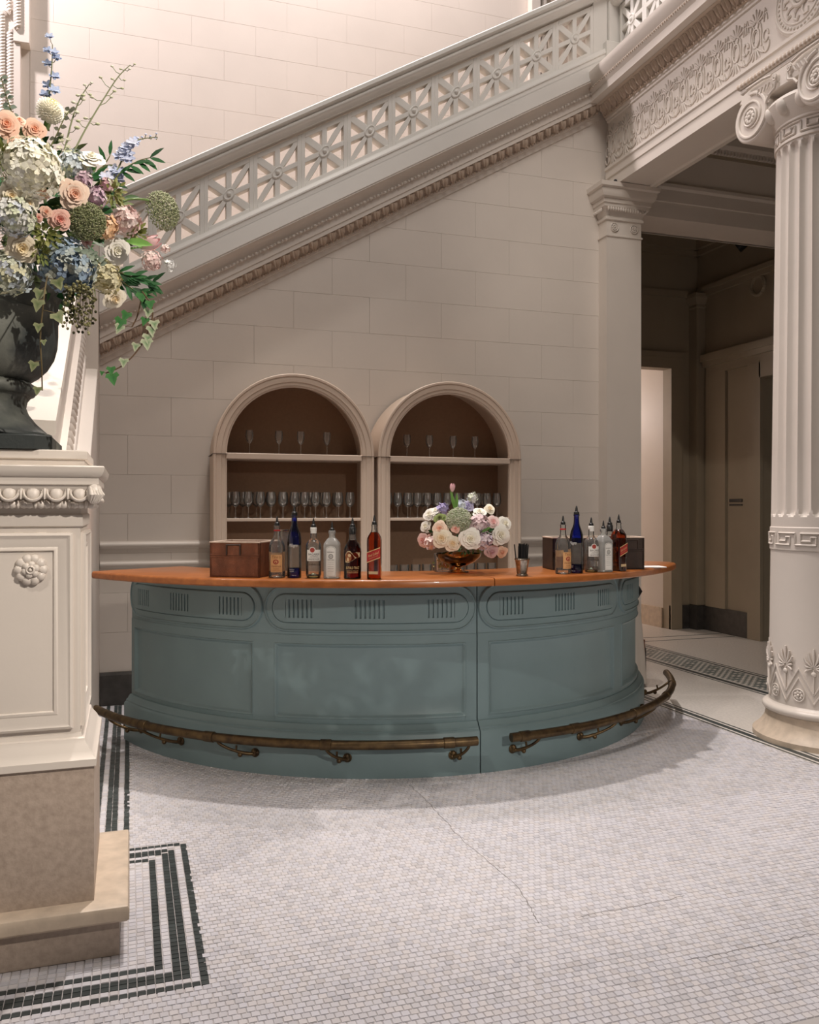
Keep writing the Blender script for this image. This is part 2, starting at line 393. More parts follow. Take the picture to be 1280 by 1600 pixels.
# ------------------------------------------------------------------ raking balustrade of the upper flight
X0, X1 = -0.20, 3.90
bal = thing('stair_balustrade', (X0, WY, 2.4), 'white raking stair balustrade with star-pierced panels and carved leaf moulding above the bar', 'balustrade')
def rake(name, m, prof, smooth=40, x0=X0, x1=X1, parent=None):
    # prof: (distance in front of the wall plane, height relative to the rosette line)
    g = MB(); g.sweep(prof, [lambda a, b, x=x: (x, WY-a, ZR(x)+b) for x in (x0, x1)]); return g.build(name, m, parent or bal, smooth)
def arcp(cx, cz, r, a0, a1, n=6): return [(cx+r*math.cos(math.radians(a0+(a1-a0)*i/n)), cz+r*math.sin(math.radians(a0+(a1-a0)*i/n))) for i in range(n+1)]
rail = rake('hand_rail', 'paint_grille', [(0.02, 0.235), (0.175, 0.235), (0.185, 0.255), (0.20, 0.262)] + arcp(0.20, 0.287, 0.022, -80, 60) + [(0.225, 0.318), (0.245, 0.322), (0.245, 0.352), (0.22, 0.368), (0.02, 0.372)])
rake('bottom_rail', 'paint_grille', [(0.02, -0.30), (0.185, -0.30), (0.185, -0.262), (0.192, -0.256), (0.192, -0.245), (0.184, -0.238), (0.178, -0.21), (0.05, -0.21)])
rake('fascia', 'paint_grille', [(0.0, -0.44), (0.175, -0.44), (0.185, -0.43), (0.185, -0.298), (0.0, -0.298)])
rake('cornice', 'paint', [(0.0, -0.535), (0.115, -0.535)] + [(0.115+0.055*(1-math.cos(t*PI/2)), -0.525+0.075*math.sin(t*PI/2)) for t in (0, .2, .4, .6, .8, 1)] + [(0.18, -0.445), (0.18, -0.438), (0.0, -0.438)])
rake('lower_fascia', 'paint', [(0.0, -0.635), (0.095, -0.635), (0.097, -0.60), (0.103, -0.598), (0.103, -0.533), (0.0, -0.533)])
rake('leaf_bed', 'paint_leaf_shade', [(0.0, -0.70), (0.030, -0.70)] + [(0.030+0.058*(1-math.cos(t*PI/2)), -0.695+0.058*math.sin(t*PI/2)) for t in (0, .25, .5, .75, 1)] + [(0.09, -0.633), (0.0, -0.633)])
rake('bottom_fillet', 'paint', [(-0.002, -0.775), (0.012, -0.775), (0.016, -0.735), (0.024, -0.73), (0.026, -0.698), (-0.002, -0.698)])
cs = math.cos(math.atan(S)); RK = Matrix.Rotation(-math.atan(S), 4, 'Y')
def bead_row(name, prnt, m, fn, x0, x1, pitch, r):
    g = MB(); n = int((x1-x0)/pitch)
    for i in range(n):
        x = x0+(i+.5)*pitch; g.ball(fn(x), r, 6, 4, sq=(1.25 if i % 2 else 0.55, 1, 1))
    return g.build(name, m, prnt, 60, kind='stuff')
bead_row('bead_row', bal, 'paint', lambda x: (x, WY-0.118, ZR(x)-0.53), X0, X1, 0.028, 0.0125)
bead_row('bead_row', bal, 'paint_leaf_shade', lambda x: (x, WY-0.032, ZR(x)-0.705), X0, X1, 0.024, 0.0105)
# one carved leaf: a pointed, ribbed tongue with a tip that curls outward
def leaf_mesh(w, h, m):
    g = MB(); rows = []
    for i in range(6):
        t = i/5; ww = w*0.5*(1-0.12*t)*math.sqrt(max(0, 1-max(0, t-0.45)**2/0.31)); zz = -h*t; out = 0.010+0.012*math.sin(t*PI*0.9)+0.010*t*t
        rows.append([(-ww, 0.0, zz), (-ww*0.6, -out*0.9, zz), (-ww*.15, -out*0.55, zz), (0, -out*1.05, zz), (ww*.15, -out*0.55, zz), (ww*0.6, -out*0.9, zz), (ww, 0.0, zz)])
    g.grid(rows); return g.mesh('leaf', m, 50)
lm = leaf_mesh(0.062, 0.066, 'paint_leaf_shade'); dm = MB(); dm.prism([(-.008, 0), (0, -.05), (.008, 0)][::-1], lambda u, v, d: (u, -d, v), -0.002, 0.016); dartm = dm.mesh('dart', 'paint_leaf_shade')
SH = Matrix(((1,0,0,0),(0,1,0,0),(S,0,1,0),(0,0,0,1)))
TILT = Matrix.Rotation(math.radians(40), 4, 'X')
n = int((X1-X0)/0.0715)
for i in range(n):
    x = X0+(i+.5)*(X1-X0)/n
    link('leaf', lm, Matrix.Translation((x, WY-0.088, ZR(x)-0.638)) @ SH @ TILT, bal)
# star panels
PITCH = 0.3608
def star_panel(xc, parent, place, depth=0.085):
    # place(u, v, d): u along the balustrade, v up, d toward the viewer; bars of one openwork panel
    hw, hh = PITCH/2, 0.212
    pn = MB()
    def bar(a, b, w0, w1, d, wm=None):
        a = Vector(a); b = Vector(b); t = (b-a).normalized(); nrm = Vector((-t.y, t.x))
        if wm: md = (a+b)/2; poly = [a-nrm*w0, md-nrm*wm, b-nrm*w1, b+nrm*w1, md+nrm*wm, a+nrm*w0]
        else: poly = [a-nrm*w0, b-nrm*w1, b+nrm*w1, a+nrm*w0]
        pn.prism([tuple(p) for p in poly], place, -depth/2, d, 0.003)
    ih = 0.172; iw = hw-0.030
    bar((-hw, 0), (-iw, 0), hh, hh, depth/2); bar((iw, 0), (hw, 0), hh, hh, depth/2)
    bar((-iw, hh-.02), (iw, hh-.02), .021, .021, depth/2); bar((-iw, -hh+.02), (iw, -hh+.02), .021, .021, depth/2)
    bar((0, -ih-.02), (0, ih+.02), .020, .020, depth/2-0.001); bar((-iw-.01, 0), (iw+.01, 0), .020, .020, depth/2-0.002)
    bar((-iw-.01, -ih-.01), (0, 0), .020, .016, depth/2-0.003, .026); bar((iw+.01, ih+.01), (0, 0), .020, .016, depth/2-0.003, .026)
    bar((-iw-.01, ih+.01), (iw+.01, -ih-.01), .022, .022, depth/2-0.004)
    p = pn.build('star_panel', 'paint_grille', parent)
    r = MB(); c = [place(0.036*math.cos(a), 0.036*math.sin(a), depth/2+0.002) for a in [2*PI*k/20 for k in range(20)]]
    r.tube(c, 0.0075, 8, closed=True)
    r.prism([(0.037*math.cos(2*PI*k/20), 0.037*math.sin(2*PI*k/20)) for k in range(20)], place, 0, depth/2+0.004)
    b = Vector(place(0, 0, depth/2+0.004)); r.ball(b, 0.018, 10, 6)
    r.build('rosette', 'paint_grille', p, 40)
for k in range(11):
    xc = 0.340+PITCH*(k-1)
    if xc+PITCH/2 > X1+0.02: break
    star_panel(xc, bal, lambda u, v, d, xc=xc: (xc+u, WY-0.10-d, ZR(xc+u)+v))
g = MB()
for xa, xb in ((X0, 0.340-1.5*PITCH), (0.340+8.5*PITCH+PITCH, X1)):
    if xb > xa: g.prism([(xa, ZR(xa)-.212), (xb, ZR(xb)-.212), (xb, ZR(xb)+.237), (xa, ZR(xa)+.237)], lambda u, v, d: (u, WY-d, v), 0.06, 0.142)
g.build('end_post', 'paint_grille', bal)
# flight of steps behind it, landings
fl = thing('upper_stair_flight', (0, 7.4, 2.6), 'flight of stone steps rising behind the pierced raking balustrade', 'stairs')
for i in range(14):
    x = X0+i*(4.1/14); z = ZR(x)-0.33
    g = MB(); g.bbox(x, WY+0.02, z-0.5, x+4.1/14+0.03, 8.31, z, 0.008); g.build('step', 'stone_warm', fl)
g = MB(); g.box(-3.5, 6.56, 2.4, X0, 8.31, ZR(X0)-0.40); g.build('landing', 'stone_warm', fl)

# ------------------------------------------------------------------ cheek wall of the lower flight, behind the pedestal
ck = thing('lower_stair_cheek', (-0.35, 5.0, 0), 'white sloping cheek wall and string of the lower stair flight behind the pedestal', 'stair wall')
S2 = 0.60
def zc(y): return 2.40-S2*(6.2-y)
g = MB(); g.prism([(3.475, 0), (6.5, 0), (6.5, zc(6.2)), (6.2, zc(6.2)), (3.475, zc(3.475))], lambda u, v, d: (d, u, v), -0.55, -0.205, 0.004); g.build('cheek', 'paint', ck)
g = MB(); g.prism([(3.475, zc(3.475)), (6.2, zc(6.2)), (6.2, zc(6.2)+0.92), (3.475, zc(3.475)+0.92)], lambda u, v, d: (d, u, v), -0.52, -0.335, 0.003); g.build('string_wall', 'paint', ck)
def rake2(name, m, prof, smooth=40):
    g = MB(); g.sweep(prof, [lambda a, b, y=y: (-0.335+a, y, zc(y)+b) for y in (3.475, 6.2)]); return g.build(name, m, ck, smooth)
rake2('base_moulding', 'paint', [(0, 0), (0.055, 0), (0.055, 0.05)] + arcp(0.04, 0.075, 0.018, -60, 90) + [(0.032, 0.12), (0.026, 0.20), (0, 0.20)])
rake2('leaf_bed', 'paint', [(0, 0.20), (0.026, 0.20), (0.034, 0.25), (0.034, 0.285), (0, 0.285)])
rake2('hand_rail', 'paint', [(-0.22, 0.90), (0.04, 0.90), (0.05, 0.93), (0.07, 0.94), (0.07, 0.99), (-0.22, 1.0)])
l2 = leaf_mesh(0.06, 0.07, 'paint')
for i in range(36):
    y = 3.52+i*0.0745
    link('leaf', l2, Matrix.Translation((-0.30, y, zc(y)+0.28)) @ Matrix.Rotation(PI/2, 4, 'Z'), ck)
g = MB(); g.bbox(-0.52, 6.16, 2.30, -0.203, 6.5, 3.50, 0.01); g.build('landing_newel', 'paint', ck)
lf = thing('lower_stair_flight', (-1.6, 5, 0), 'broad lower stair flight rising away behind the urn pedestal', 'stairs')
for i in range(15):
    y = 3.6+i*0.18; z = 0.18+i*0.162
    g = MB(); g.box(-3.2, y, 0, -0.56, y+0.2 if i < 14 else 6.56, z); g.build('step', 'stone_warm', lf)

# ------------------------------------------------------------------ window frame high on the rear wall, and a door casing at the gallery
def rope(path, r, pitch):
    g = MB(); pts = [Vector(p) for p in path]
    for a, b in zip(pts[:-1], pts[1:]):
        L = (b-a).length; n = max(1, int(L/pitch)); d = (b-a)/n
        for i in range(n):
            c = a+d*(i+.5); t = d.normalized(); side = Vector((t.z, 0, -t.x)) if abs(t.x)+abs(t.z) > 0.1 else Vector((1,0,0))
            g.tube([c-side*r*0.9-t*pitch*0.55, c+Vector((0,-r*0.5,0)), c+side*r*0.9+t*pitch*0.55], r*0.55, 5)
    return g
def window(x1, zt):
    # frame with crossetted ears; x1 right edge of the jamb, zt height where the ear begins
    g = MB(); g.box(x1-1.6, 8.345, 2.9, x1-0.16, 8.36, 7.2)
    w = g.build('window_1', 'window_pane', kind='structure')
    f = MB()
    for a, b, c, d, y in ((x1-0.055, 2.9, x1, zt, 8.22), (x1-0.055, zt-0.06, x1+0.075, 7.2, 8.20), (x1-0.20, 2.9, x1-0.055, 7.2, 8.27), (x1-1.6, 6.2, x1-0.05, 7.2, 8.255)): f.bbox(a, y, b, c, 8.33, d, 0.006)
    f.build('window_frame', 'paint', w)
    rope([(x1-0.085, 8.258, 3.0), (x1-0.085, 8.258, zt+0.05), (x1-0.02, 8.19, zt+0.06), (x1-0.02, 8.19, 7.1)], 0.026, 0.028).build('rope_moulding', 'paint', w, 60)
    rope([(x1-0.155, 8.258, 3.0), (x1-0.155, 8.258, zt+0.20), (x1-0.09, 8.25, zt+0.22), (x1-0.09, 8.19, 6.15), (x1-1.6, 8.23, 6.15)], 0.026, 0.028).build('rope_moulding', 'paint', w, 60)
window(-0.92, 5.62)
g = MB(); g.bbox(4.12, 8.22, 5.0, 4.22, 8.33, 7.2, 0.01); g.bbox(4.25, 8.25, 5.0, 4.31, 8.33, 7.2, 0.008)
tr = g.build('trim_3', 'paint_gloss', kind='structure')
g = MB(); g.box(4.32, 8.29, 5.0, 5.4, 8.33, 7.2); g.build('recess', 'paint_leaf_shade', tr)
# ------------------------------------------------------------------ wall pilaster at the end of the stair wall
PX0, PX1, PY = 3.90, 4.244, 6.365
pil = thing('pilaster', (4.07, 6.6, 0), 'square white pilaster with rosettes and a moulded capital where stair wall meets passage', 'pilaster')
def collar(name, prof, m='paint', parent=None, x0=PX0, x1=PX1, y0=PY, y1=6.9, smooth=35):
    # moulding that wraps a square shaft; prof: (projection, z)
    g = MB()
    rows = [[(x0-a, y0-a, z), (x1+a, y0-a, z), (x1+a, y1+a, z), (x0-a, y1+a, z)] for a, z in prof]
    g.grid(rows, close_u=True); n = len(rows); g.f.append((3,2,1,0)); g.f.append(tuple((n-1)*4+i for i in range(4)))
    return g.build(name, m, parent, smooth)
g = MB(); g.bbox(PX0, PY, 0.0, PX1, 6.9, 3.95, 0.006); g.build('shaft', 'paint', pil)
collar('base', [(0.03, 0), (0.03, 0.20), (0.02, 0.235), (0.001, 0.235)], 'stone_dark', pil)
collar('necking_line', [(0.001, 3.765), (0.010, 3.77), (0.010, 3.782), (0.001, 3.787)], 'paint', pil)
collar('capital', [(0.002, 3.905), (0.014, 3.912), (0.014, 3.932), (0.006, 3.94), (0.02, 3.98), (0.05, 4.01), (0.052, 4.035), (0.062, 4.04), (0.062, 4.075), (0.085, 4.085), (0.098, 4.12), (0.098, 4.15), (0.118, 4.16), (0.122, 4.195), (0.0, 4.2)], 'paint', pil)
g = MB()
for i in range(16): g.ball((PX0-0.02+(i+.5)*0.0242, PY-0.045, 3.992), 0.013, 6, 4, sq=(.8, .9, 1.5))
for i in range(6): g.ball((PX0-0.045, PY+0.01+i*0.0242, 3.992), 0.013, 6, 4, sq=(.9, .8, 1.5))
g.build('egg_row', 'paint', pil, 60, kind='stuff')
def rosette_mesh(name, m, R=0.045, np=8):
    # flower boss, faces local -Y
    g = MB(); g.tube([(R*math.cos(2*PI*k/24), -0.006, R*math.sin(2*PI*k/24)) for k in range(24)], R*0.13, 6, closed=True)
    for k in range(np):
        a = 2*PI*k/np; g.ball((R*0.55*math.cos(a), -0.007, R*0.55*math.sin(a)), R*0.27, 7, 5, sq=(1, 0.45, 1))
    g.ball((0, -0.010, 0), R*0.26, 8, 5, sq=(1, 0.8, 1)); return g.mesh(name, m, 50)
rm = rosette_mesh('rosette', 'paint', 0.036)
for x in (PX0+0.075, PX1-0.075): link('rosette', rm, Matrix.Translation((x, PY, 3.85)), pil)
lamp = MB(); lamp.tube([(3.955, 6.33, 4.215), (3.94, 6.29, 4.222)], 0.014, 10); lamp.tube([(3.97, 6.34, 4.20), (3.957, 6.335, 4.215)], 0.006, 6)
lamp.build('spotlight', 'black_plastic', smooth=40, label='tiny black spotlight clipped where the carved beam meets the pilaster capital', cat='spotlight')

# ------------------------------------------------------------------ carved beam over the colonnade and the gallery balustrade on it
ent = thing('entablature', (4.1, 3.5, 4.2), 'white carved beam with a frieze of looped palmettes running over the column', 'beam')
YB, YE = 6.46, -0.5
def run(name, m, prof, smooth=30, parent=ent, y0=YB, y1=YE):
    g = MB(); g.sweep(prof, [lambda a, b, y=y: (a, y, b) for y in (y0, y1)]); return g.build(name, m, parent, smooth)
run('architrave', 'paint', [(4.31, 4.20), (3.958, 4.20), (3.958, 4.288), (3.947, 4.293), (3.947, 4.352), (3.935, 4.362), (3.935, 4.385), (3.98, 4.392), (4.31, 4.392)])
run('soffit_moulding', 'paint', [(4.31, 4.19), (4.26, 4.185), (4.25, 4.20), (4.31, 4.205)])
run('frieze', 'paint', [(4.31, 4.388), (3.972, 4.388), (3.972, 4.785), (3.958, 4.79), (3.958, 4.806), (3.945, 4.812), (3.945, 4.832), (4.31, 4.832)])
run('leaf_bed', 'paint_leaf_shade', [(4.3, 4.83), (3.935, 4.83), (3.925, 4.85), (3.90, 4.885), (3.86, 4.905), (3.83, 4.91), (4.3, 4.915)])
run('cornice', 'paint', [(4.31, 4.912), (3.765, 4.912), (3.765, 4.975), (3.755, 4.985), (3.74, 5.0), (3.74, 5.02), (3.73, 5.03), (3.705, 5.07), (3.70, 5.10), (3.70, 5.12), (4.31, 5.13)])
g = MB()
for i in range(230): g.ball((3.738, YB-0.06-i*0.026, 5.005), 0.009, 5, 4, sq=(1, 1.2 if i % 2 else .6, 1))
for i in range(230): g.ball((3.93, YB-0.02-i*0.026, 4.836), 0.009, 5, 4, sq=(1, 1.2 if i % 2 else .6, 1))
g.build('bead_row', 'paint_leaf_shade', ent, 60, kind='stuff')
l3 = leaf_mesh(0.066, 0.085, 'paint_leaf_shade')
for i in range(32):
    y = 6.40-i*0.0755
    link('leaf', l3, Matrix.Translation((3.862, y, 4.906)) @ Matrix.Rotation(-PI/2, 4, 'Z') @ Matrix.Rotation(math.radians(42), 4, 'X'), ent)
# palmette motif in the frieze; local u along -Y, v up, relief toward -X
def relief(g, pts, r): g.tube([(-0.004, -p[0], p[1]) for p in pts], r, 6)
def ell(cu, cv, a, b, a0=0, a1=360, n=18): return [(cu+a*math.cos(math.radians(a0+(a1-a0)*i/n)), cv+b*math.sin(math.radians(a0+(a1-a0)*i/n))) for i in range(n+1)]
pm = MB()
relief(pm, ell(0, -0.03, 0.033, 0.062), 0.0075); relief(pm, ell(0, -0.03, 0.022, 0.046, -60, 200), 0.004)
for sgn in (-1, 1):
    relief(pm, [(sgn*0.012, 0.03), (sgn*0.03, 0.07), (sgn*0.045, 0.04), (sgn*0.05, -0.01), (sgn*0.045, -0.06), (sgn*0.05, -0.1)], 0.006)
    relief(pm, ell(sgn*0.092, -0.055, 0.024, 0.038, 0, 330, 14), 0.006)
    relief(pm, ell(sgn*0.092, -0.115, 0.03, 0.045, 180, 380, 12), 0.006)
    relief(pm, ell(sgn*0.088, 0.045, 0.016, 0.05, 0, 180, 8), 0.0045)
    relief(pm, [(sgn*0.075, 0.09), (sgn*0.085, 0.13), (sgn*0.095, 0.105)], 0.005)
for k in range(7):
    a = math.radians(90+(k-3)*24); L = 0.105 if k == 3 else 0.095
    relief(pm, [(0.012*math.cos(a), 0.065+0.012*math.sin(a)), (0.6*L*math.cos(a), 0.062+0.62*L*math.sin(a)), (L*0.82*math.cos(a), 0.058+L*math.sin(a))], [0.004, 0.0085, 0.006])
for k in range(5):
    a = math.radians(-90+(k-2)*26)
    relief(pm, [(0.01*math.cos(a), -0.10), (0.055*math.cos(a), -0.105+0.05*math.sin(a)), (0.085*math.cos(a), -0.105+0.08*math.sin(a))], [0.004, 0.0085, 0.004])
pmm = pm.mesh('palmette', 'paint', 60)
for i in range(10):
    y = 6.37-i*0.1945
    link('palmette', pmm, Matrix.Translation((3.972, y, 4.585)), ent)
for i in range(3): link('palmette', pmm, Matrix.Translation((3.972, 3.86-i*0.1945, 4.585)), ent)
g = MB(); MC = (3.972, 4.20, 4.605)
def mring(R, r, flat=1.0, out=0.0): g.tube([(MC[0]-out, MC[1]+R*math.cos(2*PI*k/40), MC[2]+R*math.sin(2*PI*k/40)) for k in range(40)], r, 8, closed=True)
g.prism([(0.235*math.cos(2*PI*k/48), 0.235*math.sin(2*PI*k/48)) for k in range(48)], lambda u, v, d: (MC[0]-d, MC[1]+u, MC[2]+v), -0.01, 0.022, 0.006)
mring(0.215, 0.010, out=0.02); mring(0.165, 0.007, out=0.022); mring(0.062, 0.014, out=0.03); mring(0.035, 0.007, out=0.03)
for k in range(40):
    a = 2*PI*k/40; g.ball((MC[0]-0.024, MC[1]+0.19*math.cos(a), MC[2]+0.19*math.sin(a)), 0.0095, 6, 4)
for k in range(10):
    a = 2*PI*k/10; p = [(0.07, a), (0.10, a+0.2), (0.135, a+0.12), (0.145, a-0.1), (0.12, a-0.18)]
    g.tube([(MC[0]-0.024, MC[1]+r*math.cos(t), MC[2]+r*math.sin(t)) for r, t in p], 0.009, 6)
g.build('medallion', 'paint', ent, 40)
gb = thing('gallery_balustrade', (4.05, 5.5, 5.12), 'white star-pierced gallery balustrade above the carved beam, at the upper right', 'balustrade')
run('plinth', 'paint_grille', [(4.2, 5.12), (3.905, 5.12), (3.905, 5.265), (3.915, 5.29), (3.945, 5.30), (4.2, 5.30)], 30, gb, 6.40, 3.0)
run('hand_rail', 'paint_grille', [(4.2, 5.74), (3.94, 5.74), (3.90, 5.78), (3.88, 5.86), (4.2, 5.88)], 30, gb, 6.40, 3.0)
g = MB(); g.bbox(3.86, 6.30, 5.12, 4.14, 6.56, 5.42, 0.01); g.bbox(3.905, 6.33, 5.40, 4.11, 6.54, 6.6, 0.008); g.build('post', 'paint_grille', gb)
for k in range(4):
    star_panel(0, gb, lambda u, v, d, yc=6.12-k*PITCH: (4.03-d, yc-u, 5.515+v))

# ------------------------------------------------------------------ fluted column
CC = (4.12, 4.17); RB, RT = 0.335, 0.290
col = thing('column', (CC[0], CC[1], 0), 'white fluted column with scrolled capital and key-pattern band at the right edge', 'column')
def cyl(a, r, z): return (CC[0]+r*math.cos(a), CC[1]+r*math.sin(a), z)
def Rz(z): return RB+(RT-RB)*max(0, (z-0.2)/3.5)
g = MB(); g.lathe([(0.43, 0), (0.43, 0.032), (0.425, 0.036)] + [(0.352+0.073*(1-t)**2.2, 0.036+0.128*t) for t in (0, .1, .2, .35, .5, .65, .8, 1)] + [(0.345, 0.166)], 64, (CC[0], CC[1], 0)); g.build('base', 'stone_warm', col, 30)
g = MB(); g.lathe([(0.34, 0.164), (0.362, 0.168)] + [(0.352+0.022*math.cos(math.radians(t)), 0.192+0.022*math.sin(math.radians(t))) for t in range(-70, 91, 20)] + [(0.340, 0.222), (0.335, 0.23)], 64, (CC[0], CC[1], 0)); g.build('torus', 'paint_gloss', col, 40)
g = MB(); NF = 24; rows = []
zs = [0.22, 0.6, 1.0, 1.165, 1.17, 1.185, 1.19, 1.285, 1.29, 1.305, 1.31, 1.37, 1.374, 1.38, 1.388, 1.40, 1.42, 1.8, 2.3, 2.8, 3.3, 3.60, 3.62, 3.635, 3.645, 3.65, 3.655, 3.70]
for z in zs:
    row = []; band = 0.006 if (1.17 <= z <= 1.305) else 0.0
    for k in range(NF*8):
        a = 2*PI*k/(NF*8); t = (k % 8)/8*2-1
        q = 0.0
        if 1.37 < z < 3.655:
            half = min(1.0, math.sqrt(max(0, 1-((1.42-z)/0.05)**2)) if z < 1.42 else (math.sqrt(max(0, 1-((z-3.60)/0.055)**2)) if z > 3.60 else 1.0))*0.80
            if abs(t) < half: q = 0.026*math.sqrt(max(0, 1-(t/0.8)**2))*(half/0.8)
        row.append(cyl(a, Rz(z)+band-q, z))
    rows.append(row)
g.grid(rows, close_u=True); g.build('shaft', 'paint', col, 32)
def meander(z0, h, R, units):
    g = MB(); w = 2*PI/units
    key = [(0, 0), (0, .86), (.78, .86), (.78, .28), (.40, .28), (.40, .58), (.22, .58), (.22, .0), (1.0, 0)]
    for u in range(units):
        pts = []
        for (a, b), (c, d) in zip(key[:-1], key[1:]):
            for s in range(4): pts.append((a+(c-a)*s/4, b+(d-b)*s/4))
        pts.append(key[-1])
        g.tube([cyl((u+p[0])*-w, R+0.002, z0+h*(0.07+p[1])) for p in pts], 0.0062, 4)
    return g
meander(1.197, 0.082, Rz(1.24)+0.007, 13).build('key_band', 'paint', col)
meander(3.69, 0.075, RT+0.004, 11).build('key_band', 'paint', col)
g = MB(); g.lathe([(RT-.01, 3.66), (RT+0.010, 3.664), (RT+0.010, 3.678), (RT+.001, 3.684), (RT+.001, 3.772), (RT+0.012, 3.778), (RT+0.012, 3.79), (RT+0.02, 3.80), (RT+0.06, 3.86), (RT+0.075, 3.905), (RT+0.06, 3.93), (RT-.02, 3.94)], 64, (CC[0], CC[1], 0)); g.build('necking', 'paint', col, 35)
g = MB(); g.ball((0, 0, 0), 0.046, 10, 7, sq=(0.7, 0.9, 1.15)); eggm = g.mesh('egg', 'paint', 60)
for k in range(16):
    a = 2*PI*k/16; link('egg', eggm, Matrix.Translation(cyl(a, RT+0.052, 3.868)) @ Matrix.Rotation(a, 4, 'Z') @ Matrix.Rotation(math.radians(28), 4, 'Y'), col)
g = MB(); g.bbox(3.80, CC[1]-0.40, 4.125, 4.44, CC[1]+0.40, 4.158, 0.006); g.bbox(3.78, CC[1]-0.42, 4.158, 4.46, CC[1]+0.42, 4.198, 0.012); g.build('abacus', 'paint', col)
g = MB()
for i in range(26): g.ball((3.785, CC[1]-0.40+i*0.032, 4.176), 0.015, 6, 4, sq=(.8, .95, 1.2))
g.build('bead_row', 'paint_leaf_shade', col, 60, kind='stuff')
# canalis joining the two scrolls, then each scroll with its spiral and rosette
VX, VR, VZ = 3.775, 0.155, 3.925
for side, yv in ((1, CC[1]+0.275), (-1, CC[1]-0.275)):
    g = MB()
    g.prism([(VR*math.cos(2*PI*k/36), VR*math.sin(2*PI*k/36)) for k in range(36)], lambda u, v, d: (VX+0.6-d, yv+u, VZ+v), 0.0, 0.595, 0.008)
    v = g.build('volute', 'paint', col, 30)
    g = MB(); pts = []
    for i in range(64):
        t = i/63; a = PI/2+side*(-1)*0+(-side)*(-1)*t*1.5*2*PI; R = VR*0.95*(1-t)**0.9+0.066*t
        pts.append((VX+0.002, yv+R*math.cos(a), VZ+R*math.sin(a)))
    g.tube(pts, [0.012-0.005*i/63 for i in range(64)], 7)
    g.build('spiral', 'paint', v, 50)
    link('rosette', rosette_mesh('rosette', 'paint', 0.054, 9), Matrix.Translation((VX-0.0, yv, VZ)) @ Matrix.Rotation(-PI/2, 4, 'Z'), v)
g = MB(); cz = VZ+VR
g.prism([(-0.275, cz-0.075), (0.275, cz-0.075), (0.40, cz-0.02), (0.36, cz+0.03), (0.275, cz+0.042), (-0.275, cz+0.042), (-0.36, cz+0.03), (-0.40, cz-0.02)], lambda u, v, d: (VX+0.01+0.6-d, CC[1]+u, v), 0.0, 0.595, 0.006); g.build('canalis', 'paint', col, 30)
g = MB()
for sg in (-1, 1):
    g.tube([(VX-0.004, CC[1]+sg*(0.06+0.02*math.cos(a)*(1-i/30)), cz-0.005+0.022*math.sin(a)*(1-i/34)) for i, a in enumerate([k*0.42 for k in range(24)])], 0.007, 6)
    g.tube([(VX-0.004, CC[1]+sg*u, v) for u, v in ((0.30, cz+0.035), (0.16, cz+0.034), (0.085, cz+0.02))], 0.009, 6)
    g.tube([(VX-0.004, CC[1]+sg*u, v) for u, v in ((0.13, VZ+0.03), (0.10, cz-0.09), (0.055, cz-0.07), (0.05, cz-0.03))], 0.009, 6)
    for k in range(4): g.tube([(VX-0.006, CC[1]+sg*(0.12+0.03*k), cz-0.05), (VX-0.008, CC[1]+sg*(0.10+0.03*k), cz-0.015)], [0.004, 0.008], 6)
g.build('scroll_ornament', 'paint', col, 60)
# zigzag, palmettes and small flowers round the foot
NA = 12; A0 = math.radians(183.6)
g = MB()
for off in (0.0, -0.055):
    for k in range(NA):
        for s in (0, 1):
            a0 = A0+(k+s*0.5)*2*PI/NA; a1 = A0+(k+(1+s)*0.5)*2*PI/NA; v0, v1 = (0.315, 0.465) if s == 0 else (0.465, 0.315)
            g.tube([cyl(a0+(a1-a0)*i/6, RB+0.001, v0+(v1-v0)*i/6+off) for i in range(7)], 0.0055, 5)
g.build('zigzag', 'paint', col, 50)
pa = MB()
for k in range(9):
    a = math.radians(90+(k-4)*27); L = 0.115 if k == 4 else (0.10 if abs(k-4) < 3 else 0.075)
    pa.tube([(0.010*math.cos(a), -0.002, 0.01*math.sin(a)), (0.55*L*math.cos(a), -0.004, 0.60*L*math.sin(a)), (0.66*L*math.cos(a), -0.003, L*math.sin(a))], [0.003, 0.008, 0.006], 6)
pa.tube([(0, -0.003, -0.01), (0, -0.003, -0.15)], 0.0045, 6); pa.ball((0, -0.004, -0.035), 0.016, 8, 5, sq=(1, .5, 1))
pam = pa.mesh('palmette', 'paint', 60); smr = rosette_mesh('flower', 'paint', 0.036, 7)
for k in range(NA):
    a = A0+k*2*PI/NA; link('palmette', pam, Matrix.Translation(cyl(a, RB+0.001, 0.475)) @ Matrix.Rotation(a+PI/2, 4, 'Z'), col)
    a += PI/NA; link('flower', smr, Matrix.Translation(cyl(a, RB-0.002, 0.305)) @ Matrix.Rotation(a+PI/2, 4, 'Z'), col)

